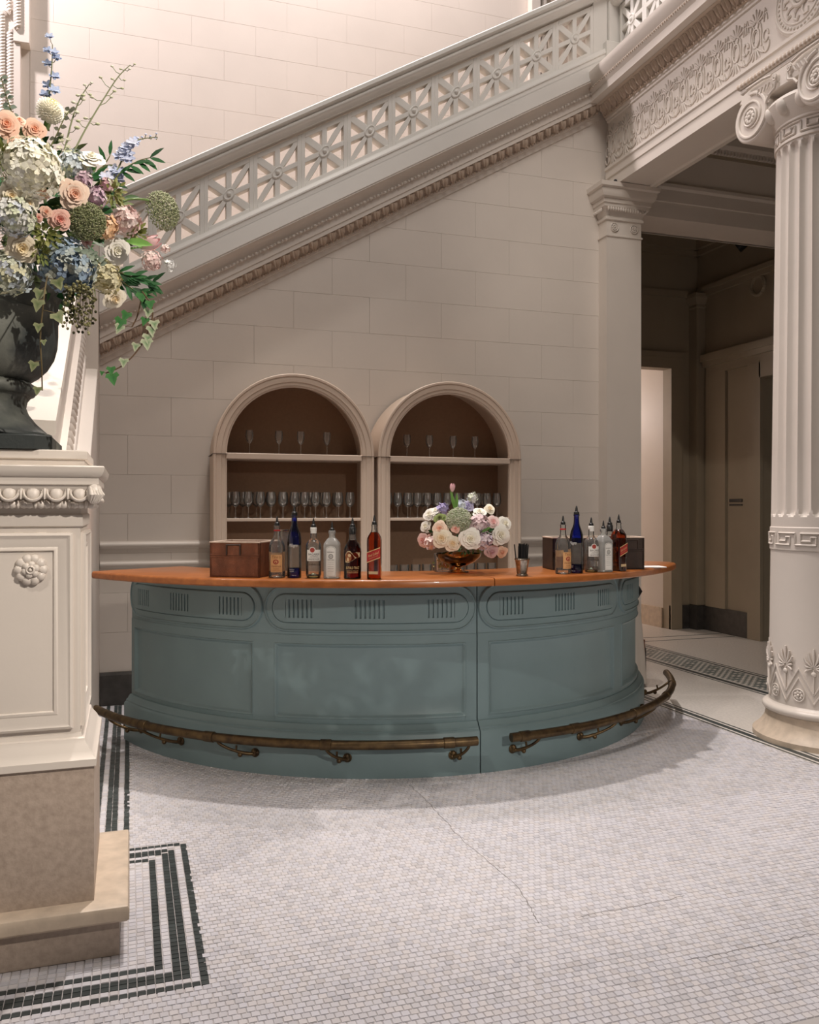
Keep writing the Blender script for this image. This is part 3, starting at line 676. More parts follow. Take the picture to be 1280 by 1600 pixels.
# ------------------------------------------------------------------ passage behind the colonnade
def wallbox(name, m, boxes, parent=None, **k):
    g = MB()
    for b in boxes: g.box(*b)
    return g.build(name, m, parent, **k)
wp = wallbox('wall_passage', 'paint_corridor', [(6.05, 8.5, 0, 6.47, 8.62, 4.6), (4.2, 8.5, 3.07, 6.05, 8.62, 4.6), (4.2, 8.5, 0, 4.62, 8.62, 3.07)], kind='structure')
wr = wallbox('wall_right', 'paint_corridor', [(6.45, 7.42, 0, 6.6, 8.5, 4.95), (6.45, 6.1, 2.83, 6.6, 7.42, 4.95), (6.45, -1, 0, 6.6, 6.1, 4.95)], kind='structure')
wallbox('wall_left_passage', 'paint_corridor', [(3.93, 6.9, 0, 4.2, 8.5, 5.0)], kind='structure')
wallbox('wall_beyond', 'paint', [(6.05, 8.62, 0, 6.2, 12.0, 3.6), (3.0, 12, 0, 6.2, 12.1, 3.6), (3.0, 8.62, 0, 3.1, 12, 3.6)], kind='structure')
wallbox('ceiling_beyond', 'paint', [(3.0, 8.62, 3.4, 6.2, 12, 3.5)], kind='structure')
wallbox('baseboard_beyond', 'stone_warm', [(6.03, 8.62, 0, 6.05, 12, 0.24)], kind='structure')
wallbox('baseboard_passage', 'stone_dark', [(6.05, 8.47, 0, 6.45, 8.50, 0.28), (6.42, 7.42, 0, 6.45, 8.47, 0.28), (6.42, -1, 0, 6.45, 6.1, 0.28)], kind='structure')
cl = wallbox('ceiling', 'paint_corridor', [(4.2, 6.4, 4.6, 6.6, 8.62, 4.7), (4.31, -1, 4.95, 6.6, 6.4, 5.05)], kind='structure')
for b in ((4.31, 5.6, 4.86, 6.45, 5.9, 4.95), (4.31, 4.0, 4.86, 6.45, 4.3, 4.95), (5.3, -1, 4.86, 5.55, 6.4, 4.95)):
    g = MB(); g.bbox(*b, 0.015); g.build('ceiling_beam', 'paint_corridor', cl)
li = thing('passage_lintel', (5.3, 6.6, 4.0), 'plain shadowed lintel spanning the passage between pilaster and column', 'beam')
g = MB(); g.sweep([(6.4, 4.0), (6.4, 4.14), (6.388, 4.145), (6.388, 4.25), (6.37, 4.27), (6.37, 4.30), (6.41, 4.31), (6.41, 4.62), (6.33, 4.70), (6.33, 4.78), (6.28, 4.9), (6.28, 4.95), (6.82, 4.95), (6.82, 4.0)], [lambda a, b, x=x: (x, a, b) for x in (4.25, 6.45)]); g.build('lintel_body', 'paint', li, 30)
g = MB()
for i in range(60): g.box(4.32+i*0.035, 6.36, 4.63, 4.342+i*0.035, 6.41, 4.67)
g.build('dentil_row', 'paint', li, kind='stuff')
g = MB(); g.sweep([(6.82, 4.02), (6.80, 4.0), (6.78, 4.0), (6.78, 4.06), (6.86, 4.06)], [lambda a, b, x=x: (x, a, b) for x in (4.25, 6.45)]); g.build('soffit_moulding', 'paint', li)
def corn(name, boxes, m='paint_corridor'):
    return wallbox(name, m, boxes, kind='structure')
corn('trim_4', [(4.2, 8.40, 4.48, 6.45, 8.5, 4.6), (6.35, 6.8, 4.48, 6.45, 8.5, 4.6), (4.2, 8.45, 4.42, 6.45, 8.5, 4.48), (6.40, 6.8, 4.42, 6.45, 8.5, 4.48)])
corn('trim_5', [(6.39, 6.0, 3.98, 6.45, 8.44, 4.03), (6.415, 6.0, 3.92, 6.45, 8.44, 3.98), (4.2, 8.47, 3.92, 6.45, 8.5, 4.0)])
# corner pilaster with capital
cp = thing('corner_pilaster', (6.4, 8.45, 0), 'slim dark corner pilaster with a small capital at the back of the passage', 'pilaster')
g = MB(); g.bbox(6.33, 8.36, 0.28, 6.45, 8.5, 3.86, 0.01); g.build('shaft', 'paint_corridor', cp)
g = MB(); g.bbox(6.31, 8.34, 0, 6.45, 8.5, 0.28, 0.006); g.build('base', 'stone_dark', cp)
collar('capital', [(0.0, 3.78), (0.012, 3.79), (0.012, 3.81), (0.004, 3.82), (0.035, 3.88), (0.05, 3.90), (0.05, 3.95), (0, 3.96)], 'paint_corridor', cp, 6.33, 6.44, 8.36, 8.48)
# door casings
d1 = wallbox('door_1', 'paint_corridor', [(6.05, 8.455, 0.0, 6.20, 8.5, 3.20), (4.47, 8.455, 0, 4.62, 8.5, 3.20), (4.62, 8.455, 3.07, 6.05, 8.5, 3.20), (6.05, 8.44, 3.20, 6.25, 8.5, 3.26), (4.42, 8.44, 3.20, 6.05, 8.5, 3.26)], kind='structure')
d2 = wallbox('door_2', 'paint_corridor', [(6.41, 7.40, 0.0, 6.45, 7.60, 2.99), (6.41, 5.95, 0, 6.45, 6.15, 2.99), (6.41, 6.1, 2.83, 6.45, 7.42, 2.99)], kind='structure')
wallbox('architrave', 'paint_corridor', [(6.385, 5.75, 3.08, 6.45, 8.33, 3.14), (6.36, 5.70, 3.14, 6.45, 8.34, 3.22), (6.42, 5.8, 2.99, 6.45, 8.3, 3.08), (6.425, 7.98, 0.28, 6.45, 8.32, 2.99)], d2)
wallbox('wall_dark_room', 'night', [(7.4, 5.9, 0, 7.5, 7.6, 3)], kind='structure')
wallbox('baseboard_dark_room', 'paint', [(7.36, 5.9, 0.04, 7.4, 7.6, 0.20)], kind='structure')
# sign, wreath and spotlight on the passage wall
sg = thing('wall_sign', (6.44, 7.85, 1.5), 'small dark two-line sign on the shaded passage wall', 'sign')
g = MB(); g.bbox(6.442, 7.72, 1.495, 6.45, 7.93, 1.530, 0.002); g.build('sign_line', 'black_plastic', sg)
g = MB(); g.bbox(6.442, 7.72, 1.455, 6.45, 7.93, 1.472, 0.002); g.build('sign_line', 'black_plastic', sg)
wm = thing('wall_wreath', (6.44, 7.45, 3.8), 'round moulded wreath on the dark passage wall', 'ornament')
g = MB()
for k in range(26):
    a = 2*PI*k/26; g.ball((6.44, 7.47+0.10*math.cos(a), 3.83+0.10*math.sin(a)), 0.024, 6, 4)
g.build('ring', 'paint_corridor', wm, 60)
sp = thing('ceiling_spotlight', (6.40, 7.55, 4.3), 'small black spotlight mounted high in the dark passage', 'spotlight')
g = MB(); g.tube([(6.40, 7.55, 4.42), (6.38, 7.55, 4.33)], 0.02, 8); g.build('arm', 'black_plastic', sp)
g = MB(); g.tube([(6.36, 7.50, 4.34), (6.28, 7.60, 4.26)], [0.05, 0.065], 12); g.build('lamp_head', 'black_plastic', sp, 40)
# ------------------------------------------------------------------ curved bar: two units, two worktop pieces
BC = (1.79, 6.10); RD = math.radians
def bp(a, r, z): return (BC[0]+r*math.cos(a), BC[1]+r*math.sin(a), z)
def arc_sweep(prof, a0, a1, n, c=BC):
    g = MB(); g.sweep(prof, [lambda r, z, a=a0+(a1-a0)*i/n: (c[0]+r*math.cos(a), c[1]+r*math.sin(a), z) for i in range(n+1)]); return g
def hfield(al, zl, rf):
    g = MB(); g.grid([[bp(a, rf(a, z), z) for a in al] for z in zl]); return g
RA = 1.868; ZC = 0.888; LS, HS = 0.583, 0.127
def stadium(L, H, n=10, m=14):
    p = []; R = H; X = L-H
    for i in range(n): p.append((-X+2*X*i/n, -R))
    for i in range(m): a = -PI/2+PI*i/m; p.append((X+R*math.cos(a), R*math.sin(a)))
    for i in range(n): p.append((X-2*X*i/n, R))
    for i in range(m): a = PI/2+PI*i/m; p.append((-X+R*math.cos(a), R*math.sin(a)))
    return p
def apron_panel(ac, parent, L=LS):
    fn = lambda s, z, r: bp(ac+s/RA, r, ZC+z)
    g = MB(); offs = [(0, RA-.004), (0.002, RA+.007), (0.006, RA+.012), (0.011, RA+.012), (0.014, RA+.006), (0.046, RA+.006), (0.0475, RA+.0005), (0.050, RA+.0005), (0.053, RA+.011), (0.057, RA+.012)]
    rows = [[fn(s, z, r) for s, z in stadium(L-o, HS-o)] for o, r in offs]; g.grid(rows, close_u=True)
    Li, Hi = L-0.057, HS-0.057; X = Li-Hi; r = RA+.012
    for sg in (-1, 1):
        pts = [fn(sg*(X+Hi*math.cos(a)), Hi*math.sin(a), r) for a in [-PI/2+PI*i/14 for i in range(15)]]
        g.add([fn(sg*X, 0, r)]+pts, [(0, i, i+1) for i in range(1, 15)])
    sl = [-X+2*X*i/24 for i in range(25)]; slots = []
    for c in (-0.385*L/0.583, 0, 0.385*L/0.583):
        for k in range(7):
            s = c+(k-3)*0.0245; slots.append((s-0.0042, s+0.0042))
    for a, b in slots: sl += [a-.0008, a+.0006, b-.0006, b+.0008]
    sl = sorted(s for s in sl if -X-1e-6 <= s <= X+1e-6)
    zl = [-Hi, -0.050, -0.0485, 0.0465, 0.048, Hi]
    def rf(s, z):
        if abs(z) < 0.049 and -0.0488 < z < 0.047 and any(a < s < b for a, b in slots): return r-0.010
        return r
    g.grid([[fn(s, z, rf(s, z)) for s in sl] for z in zl])
    g.build('apron_panel', 'teal', parent, 40)
def field_panel(a0, a1, parent):
    z0, z1 = 0.272, 0.745; st = 0.062/RA; b0, b1, c0, c1 = a0+st, a1-st, 0.300, 0.700
    offs = [0, 0.003, 0.008, 0.014, 0.018, 0.024]; deps = [RA+.003, RA+.007, RA+.005, RA-.002, RA-.009, RA-.012]
    al = [a0, a0+.002]+[b0+o/RA for o in offs]+[b0+(b1-b0)*i/20 for i in range(2, 19)]+[b1-o/RA for o in offs[::-1]]+[a1-.002, a1]
    zl = [z0]+[c0+o for o in offs]+[0.42, 0.55]+[c1-o for o in offs[::-1]]+[z1]
    def rf(a, z):
        d = min((a-b0)*RA, (b1-a)*RA, z-c0, c1-z)
        if d < -1e-5: return RA
        for i in range(len(offs)-1):
            if d <= offs[i+1]+1e-6:
                t = max(0, (d-offs[i])/(offs[i+1]-offs[i])); return deps[i]+(deps[i+1]-deps[i])*t
        return deps[-1]
    hfield(sorted(al), zl, rf).build('field_panel', 'teal', parent, 40)
def bar_unit(a0, a1, cells, label):
    t = thing('bar_unit', bp((a0+a1)/2, 1.7, 0), label, 'bar')
    e = 0.0016
    arc_sweep([(RA-.035, 0.02), (RA-.014, 0.02), (RA-.014, 0.50), (RA-.014, 0.70), (RA-.002, 0.735), (RA-.002, 1.028), (RA-.035, 1.028)], a0+e, a1-e, 40).build('shell', 'teal', t, 40)
    arc_sweep([(RA-.03, 0.0), (1.915, 0.0), (1.915, 0.222), (1.910, 0.230), (1.902, 0.236), (1.902, 0.244), (1.892, 0.250), (1.884, 0.266), (1.876, 0.274), (RA-.03, 0.276)], a0+e, a1-e, 40).build('plinth', 'teal', t, 40)
    for c0, c1 in cells:
        field_panel(c0+(e if c0 == a0 else 0), c1-(e if c1 == a1 else 0), t); apron_panel((c0+c1)/2, t, min(LS, (c1-c0)*RA/2-0.003))
    arc_sweep([(1.45, 0.50), (RA-.035, 0.50), (RA-.035, 0.52), (1.45, 0.52)], a0+.01, a1-.01, 20).build('inner_shelf', 'teal', t)
    for aa in (a0+.004, a1-.004):
        g = MB(); g.prism([(1.46, 0.02), (RA-.03, 0.02), (RA-.03, 1.028), (1.62, 1.028)], lambda r, z, d, aa=aa: bp(aa+d/1.8*(1 if aa < (a0+a1)/2 else -1), r, z), 0.0, 0.018); g.build('side_panel', 'teal', t)
    return t
A = [RD(x) for x in (198.0, 234.0, 270.0, 306.0, 342.0)]
bu1 = bar_unit(A[0], A[2], [(A[0], A[1]), (A[1], A[2])], 'larger left half of the curved grey-blue panelled bar, with two oval-topped panels')
bu2 = bar_unit(A[2], A[4], [(A[2], A[3]), (A[3], A[4])], 'right half of the curved grey-blue panelled bar, beside the open passage')
# foot rails with flanged brackets
RC, RR, RZ = (1.82, 6.24), 2.155, 0.205
def rp(a, r=RR, z=RZ): return (RC[0]+r*math.cos(a), RC[1]+r*math.sin(a), z)
def foot_rail(parent, a0, a1, spots, collars):
    g = MB(); n = 48; g.tube([rp(a0+(a1-a0)*i/n) for i in range(n+1)], 0.0245, 14); fr = g.build('foot_rail', 'brass', parent, 50)
    for a in collars:
        g = MB(); g.tube([rp(a-0.014), rp(a-0.013), rp(a), rp(a+0.013), rp(a+0.014)], [0.025, 0.0285, 0.0285, 0.0285, 0.025], 14); g.build('collar', 'brass', fr, 50)
    for a, da in spots:
        f = Vector(bp(a, 1.916, 0.112)); d = Vector((math.cos(a), math.sin(a), 0)); top = Vector(rp(a+da)); top.z = RZ-0.022
        g = MB(); g.tube([f, f+d*0.006, f+d*0.014, f+d*0.02], [0.024, 0.024, 0.013, 0.012], 14)
        m1 = f+d*0.03+Vector((0, 0, -0.012)); m2 = f.lerp(top, 0.55)+Vector((0, 0, -0.030)); m3 = f.lerp(top, 0.92)+Vector((0, 0, -0.020))
        pts = []
        P = [f, m1, m2, m3, top]
        for i in range(13):
            t = i/12; c = [1, 4, 6, 4, 1]; v = Vector((0,0,0))
            for k in range(5): v += P[k]*(c[k]*(1-t)**(4-k)*t**k)
            pts.append(v)
        g.tube(pts, [0.010]*6+[0.008]*7, 8)
        g.ball(pts[5]+Vector((0, 0, -0.012)), 0.014, 8, 5); g.tube([f.lerp(top, .5)+Vector((0,0,.01)), pts[6]], 0.006, 6)
        g.ball(f+Vector((0, 0, 0.012))+d*0.012, 0.015, 8, 5)
        g.build('bracket', 'brass', fr, 50)
def bang(px, py): v = atZ(px, py, 0.112); return math.atan2(v.y-BC[1], v.x-BC[0]) % (2*PI)
foot_rail(bu1, RD(201.0), RD(267.6), [(RD(206), 0.0)]+[(bang(px, py), da) for px, py, da in ((276, 1160, -0.05), (395, 1178, -0.05), (543, 1184, -0.035), (706, 1178, 0.02))], [RD(216), RD(229), RD(246.5), RD(263.5)])
foot_rail(bu2, RD(272.8), RD(335.5), [(bang(797, 1168), 0.03), (bang(912, 1152), 0.05), (bang(984, 1130), 0.05), (RD(317), 0.02), (RD(331), 0.0)], [RD(275), RD(284), RD(299), RD(314), RD(325)])
# worktop pieces
TC, TR, TI = (1.725, 6.10), 2.19, 1.60
def worktop(a0, a1, r0, r1, label):
    pts = []
    def P(a, r): return (TC[0]+r*math.cos(a), TC[1]+r*math.sin(a))
    n = 40
    o = [P(a0+(a1-a0)*i/n, TR) for i in range(n+1)]; q = [P(a1+(a0-a1)*i/n, TI) for i in range(n+1)]
    if r1 > 0:      # rounded outer corner at the far end
        o = [P(a0+(a1-r1/TR-a0)*i/n, TR) for i in range(n+1)]
        c = P(a1-r1/TR, TR-r1)
        o += [(c[0]+r1*math.cos(a1-r1/TR+t), c[1]+r1*math.sin(a1-r1/TR+t)) for t in [PI/2*i/8 for i in range(1, 9)]]
    pts = o+q
    g = MB(); ins = [(0.006, 1.030), (0, 1.036), (0, 1.058), (0.004, 1.066), (0.011, 1.070)]
    def off(p, d):
        v = Vector((p[0]-TC[0], p[1]-TC[1])); r = v.length; k = (r-d)/r if r > 1.88 else (r+d)/r; return (TC[0]+v.x*k, TC[1]+v.y*k)
    rows = [[off(p, d)+(z,) for p in pts] for d, z in ins]; g.grid(rows, close_u=True); N = len(pts)
    g.f.append(tuple(N-1-i for i in range(N))); g.f.append(tuple((len(rows)-1)*N+i for i in range(N)))
    return g.build('worktop', 'wood_top', smooth=35, label=label, cat='worktop')
worktop(RD(208.5), RD(270.6), 0, 0, 'glossy brown wooden worktop on the left bar half, tapering to a point at left')
worktop(RD(270.75), RD(321.5), 0, 0.14, 'glossy brown wooden worktop on the right bar half, with a rounded right end')
for ang, label in ((318.0, ''),):
    pass

# ------------------------------------------------------------------ arched cabinets
def cabinet(x0, label):
    w = 1.18; R = w/2; xc = x0+R; YF, YK = 6.10, 6.47; ZS = 1.812
    t = thing('arched_cabinet', (xc, 6.28, 0), label, 'cabinet')
    def path():
        out = [((x0, 0.0), (1, 0)), ((x0, 0.9), (1, 0)), ((x0, ZS), (1, 0))]
        for i in range(1, 32): a = PI-PI*i/32; out.append(((xc+R*math.cos(a), ZS+R*math.sin(a)), (-math.cos(a), -math.sin(a))))
        return out+[((x0+w, ZS), (-1, 0)), ((x0+w, 0.9), (-1, 0)), ((x0+w, 0.0), (-1, 0))]
    def swp(prof): 
        g = MB(); g.sweep(prof, [lambda a, d, p=p, q=q: (p[0]+q[0]*a, YF-d, p[1]+q[1]*a) for p, q in path()]); return g
    swp([(0, -0.02), (0, 0.016), (0.006, 0.022), (0.018, 0.022), (0.022, 0.015), (0.028, 0.017), (0.058, 0.017), (0.062, 0.011), (0.084, 0.011), (0.088, 0.006), (0.096, 0.006), (0.098, 0.0), (0.098, -0.02)]).build('face_frame', 'cabinet', t, 35)
    swp([(0.012, -0.37), (0.012, -0.015), (0.034, -0.015), (0.034, -0.37)]).build('carcass', 'cabinet', t, 35)
    g = MB(); pl = [(x0+.03, 0), (x0+w-.03, 0), (x0+w-.03, ZS)]+[(xc+(R-.03)*math.cos(PI*i/24), ZS+(R-.03)*math.sin(PI*i/24)) for i in range(1, 24)]+[(x0+.03, ZS)]
    g.prism(pl, lambda u, v, d: (u, YK-d, v), 0.0, 0.012); g.build('back_panel', 'cabinet_back', t)
    g = MB(); g.bbox(x0+.034, YF+0.004, ZS-0.034, x0+w-.034, YK-.01, ZS-0.004, 0.003); g.bbox(x0+.09, YF-0.012, ZS-0.036, x0+w-.09, YF+0.01, ZS+0.006, 0.004); g.build('shelf', 'cabinet', t)
    g = MB(); g.bbox(x0+.034, YF+0.004, 1.330, x0+w-.034, YK-.01, 1.352, 0.003); g.build('shelf', 'cabinet', t)
    g = MB(); g.bbox(x0+.034, YF+0.004, 0.855, x0+w-.034, YK-.01, 0.877, 0.003); g.build('shelf', 'cabinet', t)
    g = MB()
    for xa, xb in ((x0-.0015, x0+.099), (x0+w-.099, x0+w+.0015)): g.box(xa, YF-0.0235, ZS-0.0035, xb, YF+0.35, ZS-0.001)
    g.build('joint_line', 'leather_dark', t)
cabinet(0.560, 'taupe arched display cabinet on the left, behind the row of six bottles')
cabinet(1.772, 'taupe arched display cabinet on the right, behind the bowl of flowers')
# glasses
def lathe_mesh(name, prof, m, n=20, smooth=60, cap=False):
    g = MB(); g.lathe(prof, n, cap=cap); return g.mesh(name, m, smooth)
wg_foot = lathe_mesh('foot', [(0.0005, 0.004), (0.012, 0.004), (0.033, 0.001), (0.034, 0.0), (0.030, 0.0)], 'glass_clear')
wg_stem = lathe_mesh('stem', [(0.010, 0.004), (0.0045, 0.012), (0.0038, 0.05), (0.0042, 0.078), (0.009, 0.086)], 'glass_clear', 10)
wg_bowl = lathe_mesh('bowl', [(0.001, 0.083), (0.014, 0.087), (0.026, 0.098), (0.034, 0.115), (0.0362, 0.130), (0.035, 0.150), (0.031, 0.175), (0.0285, 0.192), (0.0275, 0.192), (0.030, 0.175), (0.034, 0.150), (0.035, 0.130), (0.0325, 0.116), (0.025, 0.100), (0.012, 0.090), (0.0008, 0.087)], 'glass_clear')
cg_bowl = lathe_mesh('bowl', [(0.001, 0.078), (0.010, 0.083), (0.020, 0.096), (0.028, 0.118), (0.030, 0.140), (0.0275, 0.165), (0.025, 0.178), (0.024, 0.178), (0.0265, 0.164), (0.0288, 0.140), (0.0265, 0.119), (0.0185, 0.098), (0.009, 0.086), (0.0008, 0.083)], 'glass_clear', 12, 20)
tm_body = lathe_mesh('tumbler', [(0.0005, 0.002), (0.032, 0.0), (0.034, 0.004), (0.038, 0.11), (0.0365, 0.11), (0.0325, 0.010), (0.0005, 0.010)], 'glass_clear', 14, 30)
def wine_glass(x, y, z, label, group, bowl=wg_bowl):
    t = thing('wine_glass', (x, y, z), label, 'glass', group); M = Matrix.Identity(4)
    for nm, me in (('foot', wg_foot), ('stem', wg_stem), ('bowl', bowl)):
        o = bpy.data.objects.new(nm, me); COL.objects.link(o); o.parent = t
for i, px in enumerate((390, 436, 470, 511)):
    p = atY(px, 706, 6.24); wine_glass(p.x, 6.24, 1.818, '%s from left of four cut-bowl glasses on the top shelf of the left cabinet' % ORD[i], 'cut glasses on the top shelves', cg_bowl)
for i, px in enumerate((636, 671, 708, 742)):
    p = atY(px, 715, 6.24); wine_glass(p.x, 6.24, 1.818, '%s from left of four cut-bowl glasses on the top shelf of the right cabinet' % ORD[i], 'cut glasses on the top shelves', cg_bowl)
for i, px in enumerate((368, 388, 407, 424, 442, 460, 476, 493, 510, 529, 547)):
    p = atY(px, 808, 6.20); wine_glass(p.x, 6.20, 1.352, '%s wine glass from left, front row, middle shelf of the left cabinet' % ORD[i], 'wine glasses on the middle shelf of the left cabinet')
for i in range(9):
    wine_glass(0.70+i*0.102, 6.36, 1.352, '%s wine glass from left, back row, middle shelf of the left cabinet' % ORD[i], 'wine glasses on the middle shelf of the left cabinet')
for i in range(12):
    p = atY(606+i*15.5, 808, 6.20); wine_glass(p.x, 6.20, 1.352, '%s wine glass from left, front row, middle shelf of the right cabinet' % ORD[i], 'wine glasses on the middle shelf of the right cabinet')
for i in range(9):
    wine_glass(1.91+i*0.104, 6.36, 1.352, '%s wine glass from left, back row, middle shelf of the right cabinet' % ORD[i], 'wine glasses on the middle shelf of the right cabinet')
for i in range(10):
    link('tumbler', tm_body, Matrix.Translation((1.93+i*0.092, 6.22, 0.877)), None, label='%s from left of the dim tumblers on the low shelf behind the flower bowl' % ORD[i], cat='glass', group='tumblers on the low shelf')

# ------------------------------------------------------------------ white cloth stand behind the right end of the bar
dt = thing('draped_stand', (3.76, 5.92, 0), 'white cloth-draped stand glimpsed behind the right end of the bar', 'stand')
g = MB(); rows = []
for i, (z, r) in enumerate(((0.03, 0.20), (0.25, 0.19), (0.5, 0.165), (0.66, 0.15), (0.69, 0.14), (0.695, 0.0))):
    rows.append([(3.77+(r+0.012*math.sin(7*a)*(1-z))*math.cos(a)*0.9, 5.92+(r+0.012*math.sin(7*a)*(1-z))*math.sin(a)*0.9, z) for a in [2*PI*k/42 for k in range(42)]])
g.grid(rows, close_u=True); g.build('cloth', 'white_cloth', dt, 60)
g = MB(); g.bbox(3.955, 5.90, 0.0, 3.97, 5.93, 0.36, 0.003); g.build('wooden_leg', 'leather', dt)
g = MB(); g.lathe([(0.02, 0), (0.13, 0.01), (0.16, 0.06), (0.13, 0.11), (0.10, 0.15), (0.02, 0.17)], 18, (3.76, 5.90, 0.697), lambda a: 1+0.12*math.sin(3*a+1)); g.build('black_bag', 'black_cloth', smooth=60, label='small black cloth bag on the white-draped stand behind the bar', cat='bag')
# ------------------------------------------------------------------ things on the bar
ZT = 1.0702
def text_mesh(txt, width, height, place, m, shear=0.0):
    cu = bpy.data.curves.new('lettering', 'FONT'); cu.body = txt; cu.shear = shear; cu.resolution_u = 2
    o = bpy.data.objects.new('lettering', cu); COL.objects.link(o); bpy.context.view_layer.update()
    me = bpy.data.meshes.new_from_object(o.evaluated_get(bpy.context.evaluated_depsgraph_get())); bpy.data.objects.remove(o); bpy.data.curves.remove(cu)
    xs = [v.co.x for v in me.vertices]; ys = [v.co.y for v in me.vertices]; x0, x1, y0, y1 = min(xs), max(xs), min(ys), max(ys)
    for v in me.vertices: v.co = Vector(place((v.co.x-x0)/(x1-x0)*width-width/2, (v.co.y-y0)/max(1e-6, y1-y0)*height))
    me.materials.clear(); me.materials.append(MAT[m]); me.update(); return me
class Bottle:
    def __init__(s, px, py, label, turn=0.0):
        s.p = atZ(px, py, ZT); s.p.z = ZT
        s.t = thing('bottle', s.p, label, 'bottle'); f = Vector((-s.p.x, -s.p.y, 0)).normalized()
        c, q = math.cos(turn), math.sin(turn); s.f = Vector((f.x*c-f.y*q, f.x*q+f.y*c, 0)); s.r = Vector((-s.f.y, s.f.x, 0))
    def sec(s, n):   # rounded-square section turned to the label side
        a0 = math.atan2(s.f.y, s.f.x)
        return lambda a: 1.0/(abs(math.cos(a-a0))**n+abs(math.sin(a-a0))**n)**(1/n)
    def body(s, name, prof, m, n=28, sec=None, smooth=45):
        g = MB(); g.lathe(prof, n, tuple(s.p), sec); return g.build(name, m, s.t, smooth)
    def on(s, R, flat=False):
        if flat: return lambda u, v: tuple(s.p+s.f*(R+0.0008)+s.r*u+Vector((0, 0, v)))
        return lambda u, v: tuple(s.p+s.f*((R+0.0008)*math.cos(u/R))+s.r*((R+0.0008)*math.sin(u/R))+Vector((0, 0, v)))
    def patch(s, name, R, w, z0, z1, m, flat=False, poly=None, parent=None, lift=0.0):
        fn = s.on(R+lift, flat); g = MB()
        if poly: g.add([fn(u, v) for u, v in poly], [tuple(range(len(poly)))])
        else: g.grid([[fn(-w/2+w*i/14, z) for i in range(15)] for z in (z0, (z0+z1)/2, z1)])
        return g.build(name, m, parent or s.t, 60)
    def disc(s, name, R, c, rad, m, flat=False, lift=0.0006, ry=None):
        fn = s.on(R+lift, flat); g = MB(); k = 20
        g.add([fn(c[0], c[1])]+[fn(c[0]+rad*math.cos(2*PI*i/k), c[1]+(ry or rad)*math.sin(2*PI*i/k)) for i in range(k)], [(0, 1+i, 1+(i+1) % k) for i in range(k)]); return g.build(name, m, s.t)
    def text(s, txt, R, w, h, z, m, flat=False, u0=0.0, slope=0.0, shear=0.0, lift=0.0007):
        fn = s.on(R+lift, flat); link('lettering', text_mesh(txt, w, h, lambda u, v: fn(u0+u, z+v+slope*u), m, shear), None, s.t)
    def pourer(s, z, r=0.013, collar=None):
        g = MB(); g.lathe([(r, z), (r*1.02, z+.004), (r*0.95, z+.014), (r*.55, z+.018), (r*.42, z+.034), (r*.2, z+.047), (0.001, z+.049)], 14, tuple(s.p)); g.build('pourer', 'black_plastic', s.t, 40)
def vodka(px, py, label, turn=0.0):
    b = Bottle(px, py, label, turn); R = 0.042
    b.body('glass_body', [(0.036, 0), (R, .004), (R, .15), (R*.97, .165), (R*.8, .185), (R*.52, .20), (0.0175, .21), (0.016, .225), (0.015, .255), (0.0165, .258), (0.0165, .264), (0.012, .266)], 'glass_bottle')
    b.patch('label', R, 0.062, .030, .118, 'label_tan'); b.patch('back_label', -R, 0.07, .03, .125, 'label_tan')
    b.disc('emblem', R, (-0.002, .082), 0.0145, 'print_red', ry=0.012); b.disc('emblem', R, (-0.002, .082), 0.008, 'label_tan', lift=0.001, ry=.007); b.disc('emblem', R, (-0.002, .080), 0.004, 'print_red', lift=0.0014)
    b.text("Tito's", R, 0.046, 0.014, .100, 'print_brown', shear=0.3); b.text('Handmade', R, 0.050, 0.010, .056, 'print_brown', shear=0.3); b.text('VODKA', R, 0.03, 0.006, .044, 'print_brown'); b.text('DISTILLED', R, 0.036, 0.004, .036, 'print_brown')
    g = MB(); g.lathe([(0.0155, .236), (0.017, .237), (0.017, .243), (0.0155, .244)], 16, tuple(b.p)); g.build('red_seal', 'label_red', b.t, 40)
    b.pourer(.264)
def tequila(px, py, label, turn=0.0):
    b = Bottle(px, py, label, turn); R = 0.036
    flute = lambda a: 1-0.012*abs(math.sin(9*a))
    b.body('lower_glass', [(R*.95, 0), (R, .004), (R, .05)], 'glass_blue', 36)
    b.body('ribbed_glass', [(R, .05), (R, .09), (R, .165)], 'glass_bottle', 72, flute)
    b.body('upper_glass', [(R, .165), (R*1.02, .18), (R*.99, .205), (R*.85, .228), (R*.6, .25), (0.0165, .266), (0.0145, .285), (0.0140, .310), (0.0165, .313), (0.0165, .319), (0.012, .321)], 'glass_blue', 36)
    b.text('Milagro', R, 0.045, 0.022, .152, 'print_white', shear=0.4, u0=-0.004); b.text('TEQUILA', R, 0.028, 0.005, .040, 'print_white', u0=-.012); b.text('SILVER', R, 0.022, 0.005, .032, 'print_white', u0=-.012); b.text('750 ml', R, 0.022, 0.004, .012, 'print_white', u0=0)
    b.pourer(.318, 0.015)
